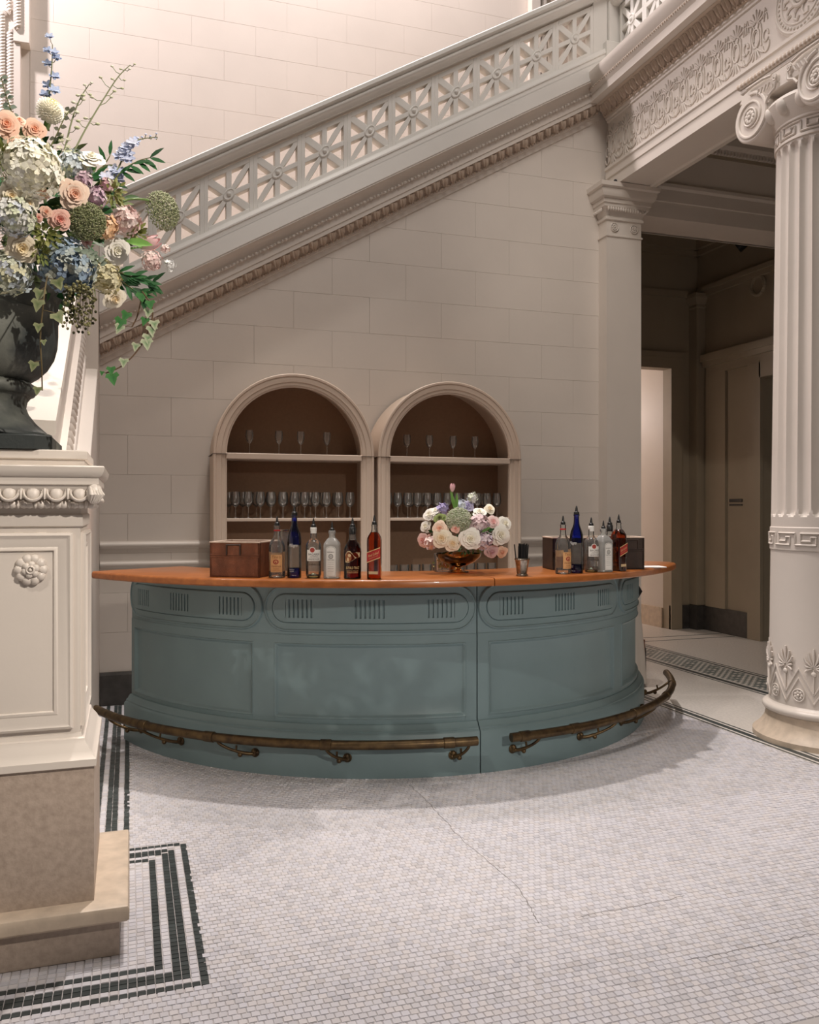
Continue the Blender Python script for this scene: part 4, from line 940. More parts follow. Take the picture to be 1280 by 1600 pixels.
def rum(px, py, label, turn=0.0):
    b = Bottle(px, py, label, turn); R = 0.0395
    b.body('glass_body', [(0.036, 0.012), (R, .016), (R, .16), (R*.96, .172), (R*.7, .188), (R*.42, .198), (0.0155, .208), (0.015, .238)], 'glass_bottle')
    b.body('green_base', [(0.020, 0), (0.034, .002), (0.037, .010), (0.03, .016), (0.012, .022), (0.001, .024)], 'glass_green')
    b.patch('label', R, 0.076, .088, .144, 'label_white'); b.patch('lower_label', R, 0.060, .032, .062, 'glass_clear'); b.patch('neck_label', 0.0157, 0.034, .226, .250, 'label_white')
    b.body('cap_band', [(0.0152, .236), (0.0160, .238), (0.0160, .254), (0.0145, .256)], 'label_white', 18)
    b.disc('emblem', R, (-0.008, .143), 0.0155, 'label_white'); b.disc('emblem', R, (-0.008, .143), 0.012, 'print_red', lift=0.0010)
    b.text('BACARD\u00cd', R, 0.058, 0.012, .117, 'print_black', u0=0.0); b.text('SUPERIOR', R, 0.038, 0.004, .110, 'print_black'); b.text('PUERTO RICO', R, 0.05, 0.003, .104, 'print_black'); b.text('WHITE RUM', R, 0.058, 0.008, .092, 'print_black', shear=0.2)
    b.text('1862', R, 0.046, 0.009, .066, 'print_black'); b.text('CARTA BLANCA', R, 0.04, 0.004, .030, 'print_black')
    b.pourer(.254)
def gin(px, py, label, turn=0.0):
    b = Bottle(px, py, label, turn); R = 0.041; sq = b.sec(7)
    b.body('glass_body', [(0.036, 0), (R*.98, .004), (R*.98, .165), (R*.93, .176), (R*.6, .196), (R*.45, .203)], 'glass_frost', 48, sq)
    b.body('neck', [(0.018, .200), (0.0155, .212), (0.0155, .222), (0.0185, .225), (0.0185, .238), (0.015, .240)], 'glass_frost', 20)
    b.patch('frosted_label', R, 0, 0, 0, 'label_white', True, [(-.026, .012), (.026, .012), (.026, .150), (.018, .160), (0, .164), (-.018, .160), (-.026, .150)])
    f = b.on(R+0.0007, True); g = MB(); g.tube([f(u, v) for u, v in [(-.023, .016), (.023, .016), (.023, .148), (.015, .157), (0, .160), (-.015, .157), (-.023, .148)]], 0.0006, 4, closed=True); g.build('label_border', 'print_black', b.t)
    for rr, m in ((0.0115, 'print_black'), (0.0085, 'label_white'), (0.005, 'print_black'), (0.003, 'label_white')): b.disc('emblem', R, (0, .112), rr, m, True, lift=0.0014-rr*0.04)
    b.text('BOMBAY', R, 0.034, 0.006, .130, 'print_black', True); b.text('DRY GIN', R, 0.032, 0.005, .092, 'print_black', True)
    for z in (.082, .072, .060, .050, .038): b.text('DISTILLED', R, 0.030, 0.0022, z, 'print_black', True)
    b.pourer(.236, .012)
def bourbon(px, py, label, turn=0.0):
    b = Bottle(px, py, label, turn); R = 0.0445
    b.body('glass_body', [(0.040, 0), (R, .005), (R*.98, .02), (R*.98, .115), (R, .13), (R*.96, .15), (R*.78, .17), (R*.55, .184), (0.020, .194)], 'glass_amber', 32)
    b.body('neck', [(0.020, .193), (0.018, .20), (0.0165, .225)], 'glass_bottle', 20)
    b.body('stopper', [(0.0175, .222), (0.0180, .226), (0.0180, .255), (0.015, .258)], 'black_plastic', 20)
    b.patch('label', R, 0, 0, 0, 'label_buff', False, [(-.040, .083), (-.020, .082), (.0, .092), (.015, .104), (.030, .108), (.040, .110), (.040, .132), (.02, .134), (-.005, .130), (-.012, .140), (-.028, .138), (-.040, .122)])
    b.disc('animal_print', R, (-0.022, .108), 0.017, 'print_brown', ry=.022); b.disc('animal_print', R, (-0.016, .118), 0.008, 'label_buff', lift=.001); b.disc('animal_print', R, (-0.024, .098), 0.006, 'label_buff', lift=.001, ry=.010)
    b.text('BUFFALO TRACE', R, 0.070, 0.013, .050, 'print_gold'); b.text('KENTUCKY STRAIGHT', R, 0.062, 0.005, .038, 'print_gold'); b.text('BOURBON WHISKEY', R, 0.060, 0.005, .030, 'print_gold')
    b.pourer(.256, .014)
def scotch(px, py, label, turn=0.0):
    b = Bottle(px, py, label, turn); R = 0.0345; sq = b.sec(6)
    b.body('glass_body', [(0.031, 0), (R, .004), (R, .19), (R*.96, .205), (R*.72, .222), (R*.5, .234)], 'glass_whisky', 48, sq)
    b.body('neck', [(0.0175, .232), (0.0145, .245), (0.0135, .262), (0.015, .264), (0.015, .272)], 'glass_bottle', 18)
    sl = 0.38
    b.patch('label', R, 0, 0, 0, 'label_red', True, [(-.033, .098-.0125), (.033, .098+.0125), (.033, .142+.0125), (-.033, .142-.0125)])
    for z in (.094, .143): b.patch('gold_line', R, 0, 0, 0, 'print_gold', True, [(-.033, z-.0125), (.033, z+.0125), (.033, z+.0165), (-.033, z-.0085)], lift=.0004)
    b.text('Red Label', R, 0.052, 0.013, .118, 'print_gold', True, slope=sl, shear=.2); b.text('BLENDED SCOTCH WHISKY', R, 0.046, 0.0035, .108, 'print_gold', True, slope=sl)
    b.patch('lower_label', R, 0, 0, 0, 'label_buff', True, [(-.024, .026), (.022, .026), (.022, .040), (-.024, .040)])
    b.pourer(.270, .0125)
vodka(433, 902.5, 'round clear bottle with an orange-tan label, beside the left leather box', -0.10)
tequila(460, 902.5, 'tall blue bottle in the left group, second from the leather box', -0.05)
rum(490, 903, 'clear bottle with a white label and red disc, in the left group', 0.05)
gin(519, 903.5, 'square clear bottle with an arched pale label, in the left group', -0.15)
bourbon(551, 904, 'squat dark red-brown bottle with a buff torn-edge label, in the left group')
scotch(585, 904.5, 'slim square amber bottle with a slanted red label, rightmost of the left group', -0.12)
vodka(880, 896.5, 'round bottle with an orange-tan label, leftmost of the right group', 0.75)
tequila(901, 895.5, 'tall blue bottle in the right group', -0.5)
rum(924, 894, 'clear bottle with a white label in the right group, beside the blue bottle', 0.6)
gin(943, 893.5, 'square clear bottle seen on its edge in the right group', 0.72)
bourbon(953, 891, 'dark brown bottle half hidden in the right group', 0.5)
scotch(967, 892, 'slim amber bottle at the right end of the right group', 0.9)
p = atZ(445, 899, ZT); mg = thing('mixing_glass', p, 'tall cut-crystal mixing glass half hidden behind the left blue bottle', 'glass')
g = MB(); g.lathe([(0.030, 0), (0.034, .004), (0.038, .24), (0.036, .24), (0.032, .010), (0.001, .010)], 36, tuple(p), lambda a: 1-0.03*abs(math.sin(9*a))); g.build('cut_glass', 'glass_bottle', mg, 20)
g = MB(); g.lathe([(0.0375, .232), (0.0392, .234), (0.0392, .241), (0.036, .241)], 36, tuple(p)); g.build('rim', 'silver', mg, 30)
# leather boxes
def leather_box(corner, ang, w, d, h, label, m='leather'):
    t = thing('leather_box', corner, label, 'box')
    M = Matrix.Translation(corner) @ Matrix.Rotation(ang, 4, 'Z')
    def part(nm, g, mm, par=None): me = g.mesh(nm, mm, 40); me.transform(M); return link(nm, me, None, par or t)
    k = 0.012; g = MB()
    g.bbox(0, 0, 0, w, d, 0.01, .002); g.bbox(0, 0, 0, w, k, h, .003); g.bbox(0, d-k, 0, w, d, h, .003); g.bbox(0, 0, 0, k, d, h, .003); g.bbox(w-k, 0, 0, w, d, h, .003); part('body', g, m)
    g = MB(); g.bbox(-.002, -.002, h-.004, w+.002, k+.001, h+.003, .001); g.bbox(-.002, d-k-.001, h-.004, w+.002, d+.002, h+.003, .001); g.bbox(-.002, 0, h-.004, k, d, h+.003, .001); g.bbox(w-k, 0, h-.004, w+.002, d, h+.003, .001); part('rim', g, 'cabinet')
    g = MB(); hw = 0.08
    for z in (h*0.62, h*0.56): g.bbox(0.004, -.0025, z, w-.004, .001, z+.006, .001)
    part('welt', g, m)
    c = w*0.48 if m == 'leather' else w*0.86
    g = MB(); g.bbox(c-hw/2, -.006, h*0.62, c-hw/2+.006, .001, h*0.93, .002); g.bbox(c+hw/2-.006, -.006, h*0.62, c+hw/2, .001, h*0.93, .002); g.bbox(c-hw/2, -.005, h*0.90, c+hw/2, .001, h*0.94, .002); part('handle', g, 'leather_dark')
    g = MB(); g.bbox(c-hw/2+.008, -.0035, h*0.62, c+hw/2-.008, .001, h*0.9, .001); part('handle_tab', g, m)
a = atZ(328, 901.5, ZT); b = atZ(406, 903, ZT); a.z = ZT; b.z = ZT
leather_box(a, math.atan2(b.y-a.y, b.x-a.x), (b-a).length, 0.26, 0.180, 'brown leather-covered open box at the left of the bar top')
a = atZ(864, 891, ZT); b = atZ(1007, 889.5, ZT); a.z = ZT; b.z = ZT
leather_box(a, math.atan2(b.y-a.y, b.x-a.x), (b-a).length, 0.20, 0.185, 'long dark leather box standing behind the bottles at the right', 'leather_dark')
a = atZ(1004, 887.5, ZT); g = MB(); M = Matrix.Translation(a) @ Matrix.Rotation(-0.2, 4, 'Z'); g.bbox(0, 0, 0, 0.15, 0.11, 0.006, 0.001); me = g.mesh('paper_napkins', 'paper'); me.transform(M); link('paper_napkins', me, label='flat stack of white paper napkins at the right end of the bar top', cat='napkins')
# straw cup
p = atZ(816, 900, ZT); cu = thing('straw_cup', p, 'tarnished silver cup on the bar, right of the flower bowl', 'cup')
g = MB(); g.lathe([(0.024, 0), (0.031, .001), (0.031, .006), (0.026, .010), (0.0255, .016), (0.037, .085), (0.0385, .087), (0.0385, .093), (0.036, .093), (0.0345, .086), (0.023, .014), (0.001, .012)], 28, tuple(p)); g.build('body', 'silver', cu, 35)
g = MB(); g.lathe([(0.0378, .083), (0.0398, .085), (0.0398, .0885), (0.0378, .09)], 28, tuple(p)); g.build('rim_band', 'silver', cu, 35)
for k in range(34):
    aa = random.uniform(0, 2*PI); rr = 0.026*math.sqrt(random.random()); q = Vector((rr*math.cos(aa), rr*math.sin(aa), 0)); top = random.uniform(0.150, 0.170)
    if k == 0: q = RGT*-0.027; top = 0.165
    e = p+q*0.9+Vector((0, 0, .013)); tt = p+q*1.05+RGT*(0.006 if k else -0.012)+Vector((0, 0, top))
    g = MB(); g.tube([e, tt], 0.0032, 6, caps=True); g.build('straw', 'black_plastic', label='thin black straw in the silver cup' if k else 'lone black straw leaning left in the silver cup', cat='straw', group='black straws in the silver cup' if k else None)

# ------------------------------------------------------------------ newel pedestal
PC = -0.476
pd = thing('pedestal', (PC, 3.15, 0), 'white moulded pedestal on a stone base, in the left foreground', 'pedestal')
def ring_rect(name, m, prof, smooth=35, parent=pd):
    # prof rows: (right X, front Y, z); mirrored about the pedestal axis, back fixed
    g = MB(); rows = [[(2*PC-x, y, z), (x, y, z), (x, 6.31-y, z), (2*PC-x, 6.31-y, z)] for x, y, z in prof]
    g.grid(rows, close_u=True); n = len(rows); g.f.append((3, 2, 1, 0)); g.f.append(tuple((n-1)*4+i for i in range(4))); return g.build(name, m, parent, smooth)
def st(x, y, pr): return [(x+a, y-a, z) for a, z in pr]
ring_rect('plinth', 'stone_grey', st(-0.03, 2.845, [(0, 0), (0, 0.118)]))
ring_rect('plinth_ledge', 'stone_warm', st(-0.03, 2.845, [(0, 0.112), (0.022, 0.114), (0.030, 0.122), (0.031, 0.150), (0.026, 0.162), (0.018, 0.166), (-0.03, 0.167)]))
ring_rect('dado', 'stone_grey', st(-0.107, 2.885, [(0, 0.165), (0, 0.60)]))
ring_rect('base_moulding', 'paint_gloss', st(-0.15, 2.925, [(0.045, 0.597), (0.050, 0.60), (0.050, 0.622), (0.040, 0.630), (0.034, 0.645), (0.018, 0.668), (0.014, 0.682), (0.006, 0.686), (0.002, 0.698), (-0.02, 0.70)]))
ring_rect('die', 'paint', st(-0.15, 2.925, [(0, 0.69), (0, 1.36), (0.008, 1.365), (0.008, 1.40), (0.002, 1.405), (0.002, 1.43)]))
ring_rect('cornice', 'paint_gloss', st(-0.15, 2.925, [(0.0, 1.428), (0.022, 1.432), (0.024, 1.442), (0.02, 1.446), (0.030, 1.452), (0.050, 1.488), (0.052, 1.494), (0.058, 1.497), (0.058, 1.518), (0.068, 1.526), (0.074, 1.540), (0.076, 1.552), (0.072, 1.556), (0.0, 1.560)]))
ring_rect('cap_block', 'paint', st(-0.15, 2.925, [(0.012, 1.558), (0.014, 1.562), (0.014, 1.576), (0.022, 1.580), (0.022, 1.604), (0.018, 1.608), (-0.05, 1.609)]))
# sunk panel frame on the front and right faces
def frame_mould(fn, u0, u1, v0, v1):
    g = MB(); prof = [(0, -.002), (0, 0.012), (0.008, 0.016), (0.016, 0.011), (0.022, 0.010), (0.045, 0.003), (0.050, 0.006), (0.056, 0.006), (0.060, -.002)]
    cs4 = [(u0, v0, 1, 1), (u1, v0, -1, 1), (u1, v1, -1, -1), (u0, v1, 1, -1), (u0, v0, 1, 1)]
    g.sweep(prof, [lambda a, d, c=c: fn(c[0]+c[2]*a, c[1]+c[3]*a, d) for c in cs4], caps=False); return g
frame_mould(lambda u, v, d: (u, 2.925-d, v), 2*PC+0.172, -0.172, 0.715, 1.343).build('panel_frame', 'paint', pd, 35)
frame_mould(lambda u, v, d: (-0.15+d, u, v), 2.945, 3.365, 0.715, 1.343).build('panel_frame', 'paint', pd, 35)
g = MB(); g.ball((0, 0, 0.002), 0.0275, 14, 9, sq=(0.74, 0.55, 1.0)); egm = g.mesh('egg', 'paint_gloss', 60)
g = MB(); g.tube([(0.0275*math.sin(t)*1.0, -0.007, 0.004-0.033*math.cos(t)) for t in [PI*0.80*(-1+2*i/16) for i in range(17)]], 0.0048, 6); ehm = g.mesh('egg_rim', 'paint_gloss', 60)
g = MB(); g.tube([(0, -0.006, 0.022), (0, -0.012, 0.0), (0, -0.006, -0.024)], [0.007, 0.005, 0.002], 6); dtm = g.mesh('dart', 'paint_gloss', 60)
tl = Matrix.Rotation(math.radians(-25), 4, 'X')
for i in range(10):
    x = -0.150-i*0.068; M = Matrix.Translation((x, 2.885, 1.469)) @ tl
    link('egg', egm, M, pd); link('egg_rim', ehm, M, pd); link('dart', dtm, Matrix.Translation((x-0.034, 2.885, 1.469)) @ tl, pd)
for i in range(6):
    y = 2.965+i*0.068; M = Matrix.Translation((-0.110, y, 1.469)) @ Matrix.Rotation(PI/2, 4, 'Z') @ tl
    link('egg', egm, M, pd); link('egg_rim', ehm, M, pd); link('dart', dtm, Matrix.Translation((-0.110, y+0.034, 1.469)) @ Matrix.Rotation(PI/2, 4, 'Z') @ tl, pd)
g = MB(); g.ball((-0.106, 2.880, 1.469), 0.032, 10, 7, sq=(.8, .8, 1.1))
for k in range(5): g.tube([(-0.106+0.006*k-.012, 2.862+0.002*k, 1.49), (-0.100+0.008*k-.012, 2.850+0.003*k, 1.465), (-0.106+0.006*k-.012, 2.868, 1.44)], [0.003, 0.007, 0.002], 6)
g.build('corner_leaf', 'paint_gloss', pd, 50)
g = MB()
for i in range(46):
    g.ball((-0.132-i*0.0165, 2.896, 1.434), 0.0135, 7, 5, sq=(1.15 if i % 3 else 0.5, 1, 1))
for i in range(28): g.ball((-0.121, 2.91+i*0.0165, 1.434), 0.0135, 7, 5, sq=(1, 1.15 if i % 3 else 0.5, 1))
g.build('bead_row', 'paint_gloss', pd, 60, kind='stuff')
for rx in (-0.296, 2*PC+0.296):
    g = MB(); c = Vector((rx, 2.925, 1.227))
    for k in range(10):
        aa = 2*PI*k/10; g.ball(c+Vector((0.034*math.cos(aa), -0.006, 0.034*math.sin(aa))), 0.0165, 8, 6, sq=(1, .7, 1))
    for k in range(6):
        aa = 2*PI*k/6+.3; g.ball(c+Vector((0.016*math.cos(aa), -0.016, 0.016*math.sin(aa))), 0.012, 8, 6, sq=(1, .8, 1))
    g.tube([c+Vector((0.011*math.cos(t), -0.024, 0.011*math.sin(t))) for t in [2*PI*i/14 for i in range(14)]], 0.004, 6, closed=True); g.ball(c+Vector((0, -.024, 0)), 0.006, 8, 5)
    g.build('rosette', 'paint_gloss', pd, 60)
# urn
UC = (PC-0.022, 3.155)
ur = thing('urn', (UC[0], UC[1], 1.609), 'weathered dark grey-green stone urn on the white pedestal', 'urn')
g = MB(); g.prism([(0.262*sx*kx, 0.262*sy*ky) for sx, sy, kx, ky in ((1, 1, 1, .82), (1, 1, .82, 1), (-1, 1, .82, 1), (-1, 1, 1, .82), (-1, -1, 1, .82), (-1, -1, .82, 1), (1, -1, .82, 1), (1, -1, 1, .82))], lambda u, v, d: (UC[0]+u, UC[1]+v, 1.609+d), 0.0, 0.046, 0.004); g.build('plinth', 'urn', ur)
g = MB(); g.lathe([(0.245, 1.655), (0.248, 1.662), (0.245, 1.672), (0.232, 1.676), (0.222, 1.685), (0.195, 1.71), (0.172, 1.74), (0.163, 1.765), (0.167, 1.785), (0.178, 1.80), (0.182, 1.803)], 48, (UC[0], UC[1], 0)); g.build('foot', 'urn', ur, 35)
g = MB(); g.lathe([(0.170, 1.80), (0.190, 1.806), (0.198, 1.820), (0.196, 1.836), (0.180, 1.848), (0.165, 1.85)], 48, (UC[0], UC[1], 0)); g.build('collar', 'urn', ur, 50)
g = MB(); g.lathe([(0.165, 1.847), (0.176, 1.852), (0.205, 1.872), (0.232, 1.900), (0.252, 1.935), (0.262, 1.975), (0.265, 2.02), (0.265, 2.06), (0.268, 2.065), (0.268, 2.075), (0.264, 2.08), (0.266, 2.13), (0.285, 2.16), (0.292, 2.175), (0.285, 2.185), (0.25, 2.18), (0.24, 2.12), (0.23, 2.0), (0.15, 1.9), (0.001, 1.88)], 56, (UC[0], UC[1], 0)); g.build('bowl', 'urn', ur, 35)
# ------------------------------------------------------------------ flowers
def mixc(a, b, t): return tuple(a[i]+(b[i]-a[i])*t for i in range(3))
def petal_pts(w, R, H, curl, cup, nu=5, nv=5, wob=0.0):
    # one petal rising from the centre: R reach, H height, curl bends the tip outward, cup hollows it
    rows = []
    for j in range(nv):
        v = j/(nv-1); row = []
        ww = w*math.sin(PI*(0.10+0.58*v))**0.6
        for i in range(nu):
            u = -1+2*i/(nu-1); rad = R*(v**0.75)+curl*v**3; z = H*math.sin(v*PI*0.55)-curl*0.55*v**4
            a = u*ww; rr = rad*(1-0.0*u*u); tip = -0.17*R*u*u*v*v
            row.append(((rr+tip)*math.cos(a)+cup*u*u*-0.2*R*v, (rr+tip)*math.sin(a), z+wob*math.sin(3*u+5*v)*v))
        rows.append(row)
    return rows
def petals(g, n, w, R, H, curl, cup, a0, cin, cout, z=0.0, jit=0.12):
    for k in range(n):
        a = a0+2*PI*k/n+random.uniform(-jit, jit); rows = petal_pts(w*random.uniform(.9, 1.1), R*random.uniform(.93, 1.07), H*random.uniform(.93, 1.05), curl*random.uniform(.7, 1.3), cup, wob=0.02*R)
        c, s = math.cos(a), math.sin(a); out = [[(x*c-y*s, x*s+y*c, zz+z) for x, y, zz in r] for r in rows]
        cols = [mixc(cin, cout, (j/(len(rows)-1))**0.8) for j in range(len(rows)) for _ in rows[0]]
        g.grid(out, col=cols)
ROSES = {}
def rose_parts(key, cin, cout, full=True):
    if key in ROSES: return ROSES[key]
    g = MB(); petals(g, 3, 1.1, 0.10, 0.62, 0.0, 0, 0, cin, mixc(cin, cout, .3), -0.1); petals(g, 4, 0.95, 0.20, 0.60, 0.02, 0, .5, cin, mixc(cin, cout, .5), -0.12)
    petals(g, 5, 0.8, 0.33, 0.56, 0.04, 0, .2, cin, mixc(cin, cout, .7), -0.16)
    if full: petals(g, 6, 0.7, 0.47, 0.52, 0.06, 0, .7, mixc(cin, cout, .3), cout, -0.2)
    g.ball((0, 0, 0.10), 0.20, 10, 7, col=mixc(cin, cout, .25), sq=(1, 1, 1.6))
    core = g.mesh('bloom_core', 'petal', 60); pet = []
    for k in range(2):
        g = MB(); petals(g, 1, 0.74, 0.66+0.08*k, 0.46-0.08*k, 0.12+0.06*k, .3, 0, mixc(cin, cout, .55), cout, -0.24); pet.append(g.mesh('petal', 'petal', 60))
    g = MB(); g.col = (0.10, 0.20, 0.05); g.tube([(0, 0, -0.28), (0, 0.02, -0.7), (0.1, 0.1, -1.5)], [0.09, 0.06, 0.05], 6)
    for k in range(5): a = 2*PI*k/5; g.add([(0.05*math.cos(a-.5), 0.05*math.sin(a-.5), -.28), (0.36*math.cos(a), 0.36*math.sin(a), -.22), (0.05*math.cos(a+.5), 0.05*math.sin(a+.5), -.28)], [(0, 1, 2)])
    ROSES[key] = (core, pet, g.mesh('stem', 'leaf', 60)); return ROSES[key]
class Bunch:
    def __init__(s, c, rad, where): s.c = Vector(c); s.rad = Vector(rad); s.where = where
    def at(s, px, py, k=1.0):
        # nearest point of the bunch's rounded surface along the line of sight
        r = ray(px, py); q = EYE-s.c; R = s.rad*k
        a = sum((r[i]/R[i])**2 for i in range(3)); b = sum(r[i]*q[i]/R[i]**2 for i in range(3)); c = sum((q[i]/R[i])**2 for i in range(3))-1; D = b*b-a*c
        t = (-b-math.sqrt(D))/a if D > 0 else -b/a
        p = EYE+r*t; o = Vector(((p.x-s.c.x)/R.x**1.3, (p.y-s.c.y)/R.y**1.3, (p.z-s.c.z)/R.z**1.3)).normalized(); e = (EYE-p).normalized()
        return p, (o*0.55+e*0.75).normalized(), t
def put(name, cat, label, p, M, parts, group):
    t = thing(name, p, label, cat, group)
    for nm, me, mm in parts: link(nm, me, mm, t)
    return t
def rose(B, px, py, rpx, key, cin, cout, label, k=1.0, tilt=(0, 0, 0), name='rose', cat='rose'):
    p, n, t = B.at(px, py, k); s = rpx*t/F_PX*(1.12 if B.c.x < 0 else 1.38); n = (n+Vector(tilt)).normalized(); core, pet, stem = rose_parts(key, cin, cout); M = frame(p, n, s, random.uniform(0, 6))
    put(name, cat, label, p, None, [('bloom_core', core, M)]+[('petal', pet[i % 2], M @ Matrix.Rotation(2*PI*i/7+(i % 2)*.3, 4, 'Z')) for i in range(7)]+[('stem', stem, M)], B.where)
def floret(g, c, n, s, col, k=4, eye=None):
    n = Vector(n).normalized(); x = n.orthogonal().normalized(); y = n.cross(x); a0 = random.uniform(0, 6); c = Vector(c)
    for i in range(k):
        a = a0+2*PI*i/k; d = x*math.cos(a)+y*math.sin(a); e = x*math.cos(a+PI/2)+y*math.sin(a+PI/2); w = 0.62*s if k == 4 else 0.5*s
        cc = mixc(col, (col[0]*.88, col[1]*.89, col[2]*.86), random.random())
        g.add([c, c+d*s*.55-e*w*.75+n*s*.10, c+d*s*1.05-e*w*.35+n*s*.22, c+d*s*1.05+e*w*.35+n*s*.16, c+d*s*.55+e*w*.75+n*s*.14], [(0, 1, 2, 3, 4)], [mixc(cc, eye, .6) if eye else cc, cc, cc, cc, cc])
def cluster(B, px, py, rpx, cols, label, n=80, fs=0.24, k=1.0, name='hydrangea', cat='hydrangea', sq=(1, 1, .8), petn=4):
    p, nn, t = B.at(px, py, k); s = rpx*t/F_PX*(1.0 if B.c.x < 0 else 1.15); g = MB()
    for i in range(n):
        z = 1-1.55*(i+.5)/n; r = math.sqrt(max(0, 1-z*z)); a = i*2.39996
        d = Vector((r*math.cos(a)*sq[0], r*math.sin(a)*sq[1], z*sq[2])); rr = random.uniform(.86, 1.06)
        floret(g, d*rr, d+Vector([random.uniform(-.4, .4) for _ in range(3)]), fs*random.uniform(.8, 1.15), random.choice(cols), petn)
    h = MB(); h.col = tuple(0.8*x for x in cols[0]); h.ball((0, 0, 0), 0.80, 10, 7, sq=sq)
    st = MB(); st.col = (0.09, 0.17, 0.05); st.tube([(0, 0, -.5), (0, 0, -1.6)], .07, 6)
    M = frame(p, nn, s, random.uniform(0, 6))
    t = put(name, cat, label, p, None, [('bloom_base', h.mesh('bloom_base', 'petal', 60), M), ('stem', st.mesh('stem', 'leaf', 60), M)], B.where)
    o = link('florets', g.mesh('florets', 'petal', None), M, t); o['kind'] = 'stuff'
def umbel(B, px, py, rpx, label, cols, n=900, k=1.0, dome=0.55, stempath=None, name='lace_flower', nrm=None):
    p, nn, t = B.at(px, py, k); s = rpx*t/F_PX; g = MB(); nn = Vector(nrm).normalized() if nrm else nn
    for i in range(n):
        r = math.sqrt((i+.5)/n); a = i*2.39996; z = dome*math.sqrt(max(0, 1-r*r*.96))+random.uniform(-.12, .10)
        q = Vector((r*math.cos(a), r*math.sin(a), z)); c = random.choice(cols); b = 0.058*random.uniform(.7, 1.2)
        g.add([q+Vector((b, 0, 0)), q+Vector((0, b, 0)), q+Vector((-b, 0, 0)), q+Vector((0, -b, 0)), q+Vector((0, 0, b*1.2))], [(0, 1, 4), (1, 2, 4), (2, 3, 4), (3, 0, 4)], c)
    st = MB(); st.col = (0.13, 0.21, 0.07)
    for i in range(26):
        a = i*2.39996; r = math.sqrt((i+.5)/26)*.95; st.tube([(0, 0, -.45), (r*math.cos(a)*.6, r*math.sin(a)*.6, -.12), (r*math.cos(a), r*math.sin(a), dome*math.sqrt(1-r*r)-.03)], .018, 4)
    M = frame(p, nn, s)
    tt = put(name, 'flower', label, p, None, [('rays', st.mesh('rays', 'leaf', 60), M)], B.where)
    o = link('florets', g.mesh('florets', 'leaf'), M, tt); o['kind'] = 'stuff'
    if stempath: h = MB(); h.col = (0.14, 0.22, 0.07); h.tube(smooth_path(stempath), 0.0042, 6); h.build('stem', 'leaf', tt, 60)
    else: h = MB(); h.col = (0.14, 0.22, 0.07); h.tube([p, p-nn*s*1.6], 0.004, 6); h.build('stem', 'leaf', tt, 60)
def smooth_path(pts, n=6):
    P = [Vector(p) for p in pts]; out = []
    for i in range(len(P)-1):
        a = P[max(0, i-1)]; b = P[i]; c = P[i+1]; d = P[min(len(P)-1, i+2)]
        for k in range(n):
            t = k/n; out.append(0.5*((2*b)+(c-a)*t+(2*a-5*b+4*c-d)*t*t+(3*b-a-3*c+d)*t**3))
    return out+[P[-1]]
def mum(B, px, py, rpx, label):
    p, nn, t = B.at(px, py, 1.05); s = rpx*t/F_PX; g = MB(); n = 240
    for i in range(n):
        z = 1-1.75*(i+.5)/n; r = math.sqrt(max(0, 1-z*z)); a = i*2.39996; d = Vector((r*math.cos(a), r*math.sin(a), z)); x = Vector((-math.sin(a), math.cos(a), 0)); up = x.cross(d)*-1
        c = mixc((0.92, 0.86, 0.55), (0.96, 0.93, 0.84), min(1, i/40)); w = 0.13; l = 0.26*min(1, .3+i/80)
        b = d*.82; g.add([b-x*w*.6, b+x*w*.6, b+d*l*.7+x*w, b+d*l+up*.03, b+d*l*.7-x*w], [(0, 1, 2, 3, 4)], c)
    h = MB(); h.col = (.88, .84, .68); h.ball((0, 0, 0), .84, 12, 8)
    st = MB(); st.col = (.12, .24, .05); st.tube([(0, 0, -.85), (0.05, 0.0, -1.6), (0.0, 0.0, -2.6)], .16, 8)
    M = frame(p, (nn*0.5+Vector((0.25, -.2, .75))).normalized(), s)
    tt = put('pompon_dahlia', 'dahlia', label, p, None, [('bloom_base', h.mesh('bloom_base', 'petal', 60), M), ('stem', st.mesh('stem', 'leaf', 60), M)], B.where)
    o = link('petals', g.mesh('petals', 'petal'), M, tt); o['kind'] = 'stuff'
def leafquad(g, p, d, n, L, Wd, col, fold=0.15, col2=None, bend=0.0):
    p = Vector(p); d = Vector(d).normalized(); n = Vector(n); x = d.cross(n)
    x = x.normalized() if x.length > 1e-5 else d.orthogonal().normalized(); n = x.cross(d).normalized(); vs = [p]; cs_ = [col]
    for t, w in ((.22, .72), (.5, 1.0), (.78, .62)):
        m = p+d*L*t-n*bend*L*t*t
        vs += [m-x*Wd*w*.5+n*fold*Wd*w, m, m+x*Wd*w*.5+n*fold*Wd*w]; e = col2 or col; cs_ += [e, col, e]
    vs.append(p+d*L-n*bend*L); cs_.append(col2 or col)
    g.add(vs, [(0, 2, 1), (0, 3, 2), (1, 2, 5, 4), (2, 3, 6, 5), (4, 5, 8, 7), (5, 6, 9, 8), (7, 8, 10), (8, 9, 10)], cs_)
def branch(name, cat, label, path, leaves, B, r=0.0025, scol=(0.16, 0.17, 0.06)):
    # leaves: list of (t along path, side vector, length, width, colour)
    sp = smooth_path(path); t = thing(name, sp[0], label, cat, B.where if B else None); g = MB(); g.col = scol; g.tube(sp, [r*(1-.5*i/len(sp)) for i in range(len(sp))], 5); g.build('stem', 'leaf', t, 60)
    for (tt, side, L, Wd, c, c2) in leaves:
        i = min(len(sp)-2, int(tt*(len(sp)-1))); p = sp[i]; h = MB(); leafquad(h, p, side, Vector((-.2, -.9, .35)), L, Wd, c, .1, c2, .08); h.build('leaf', 'leaf', t, 60)
    return t, sp
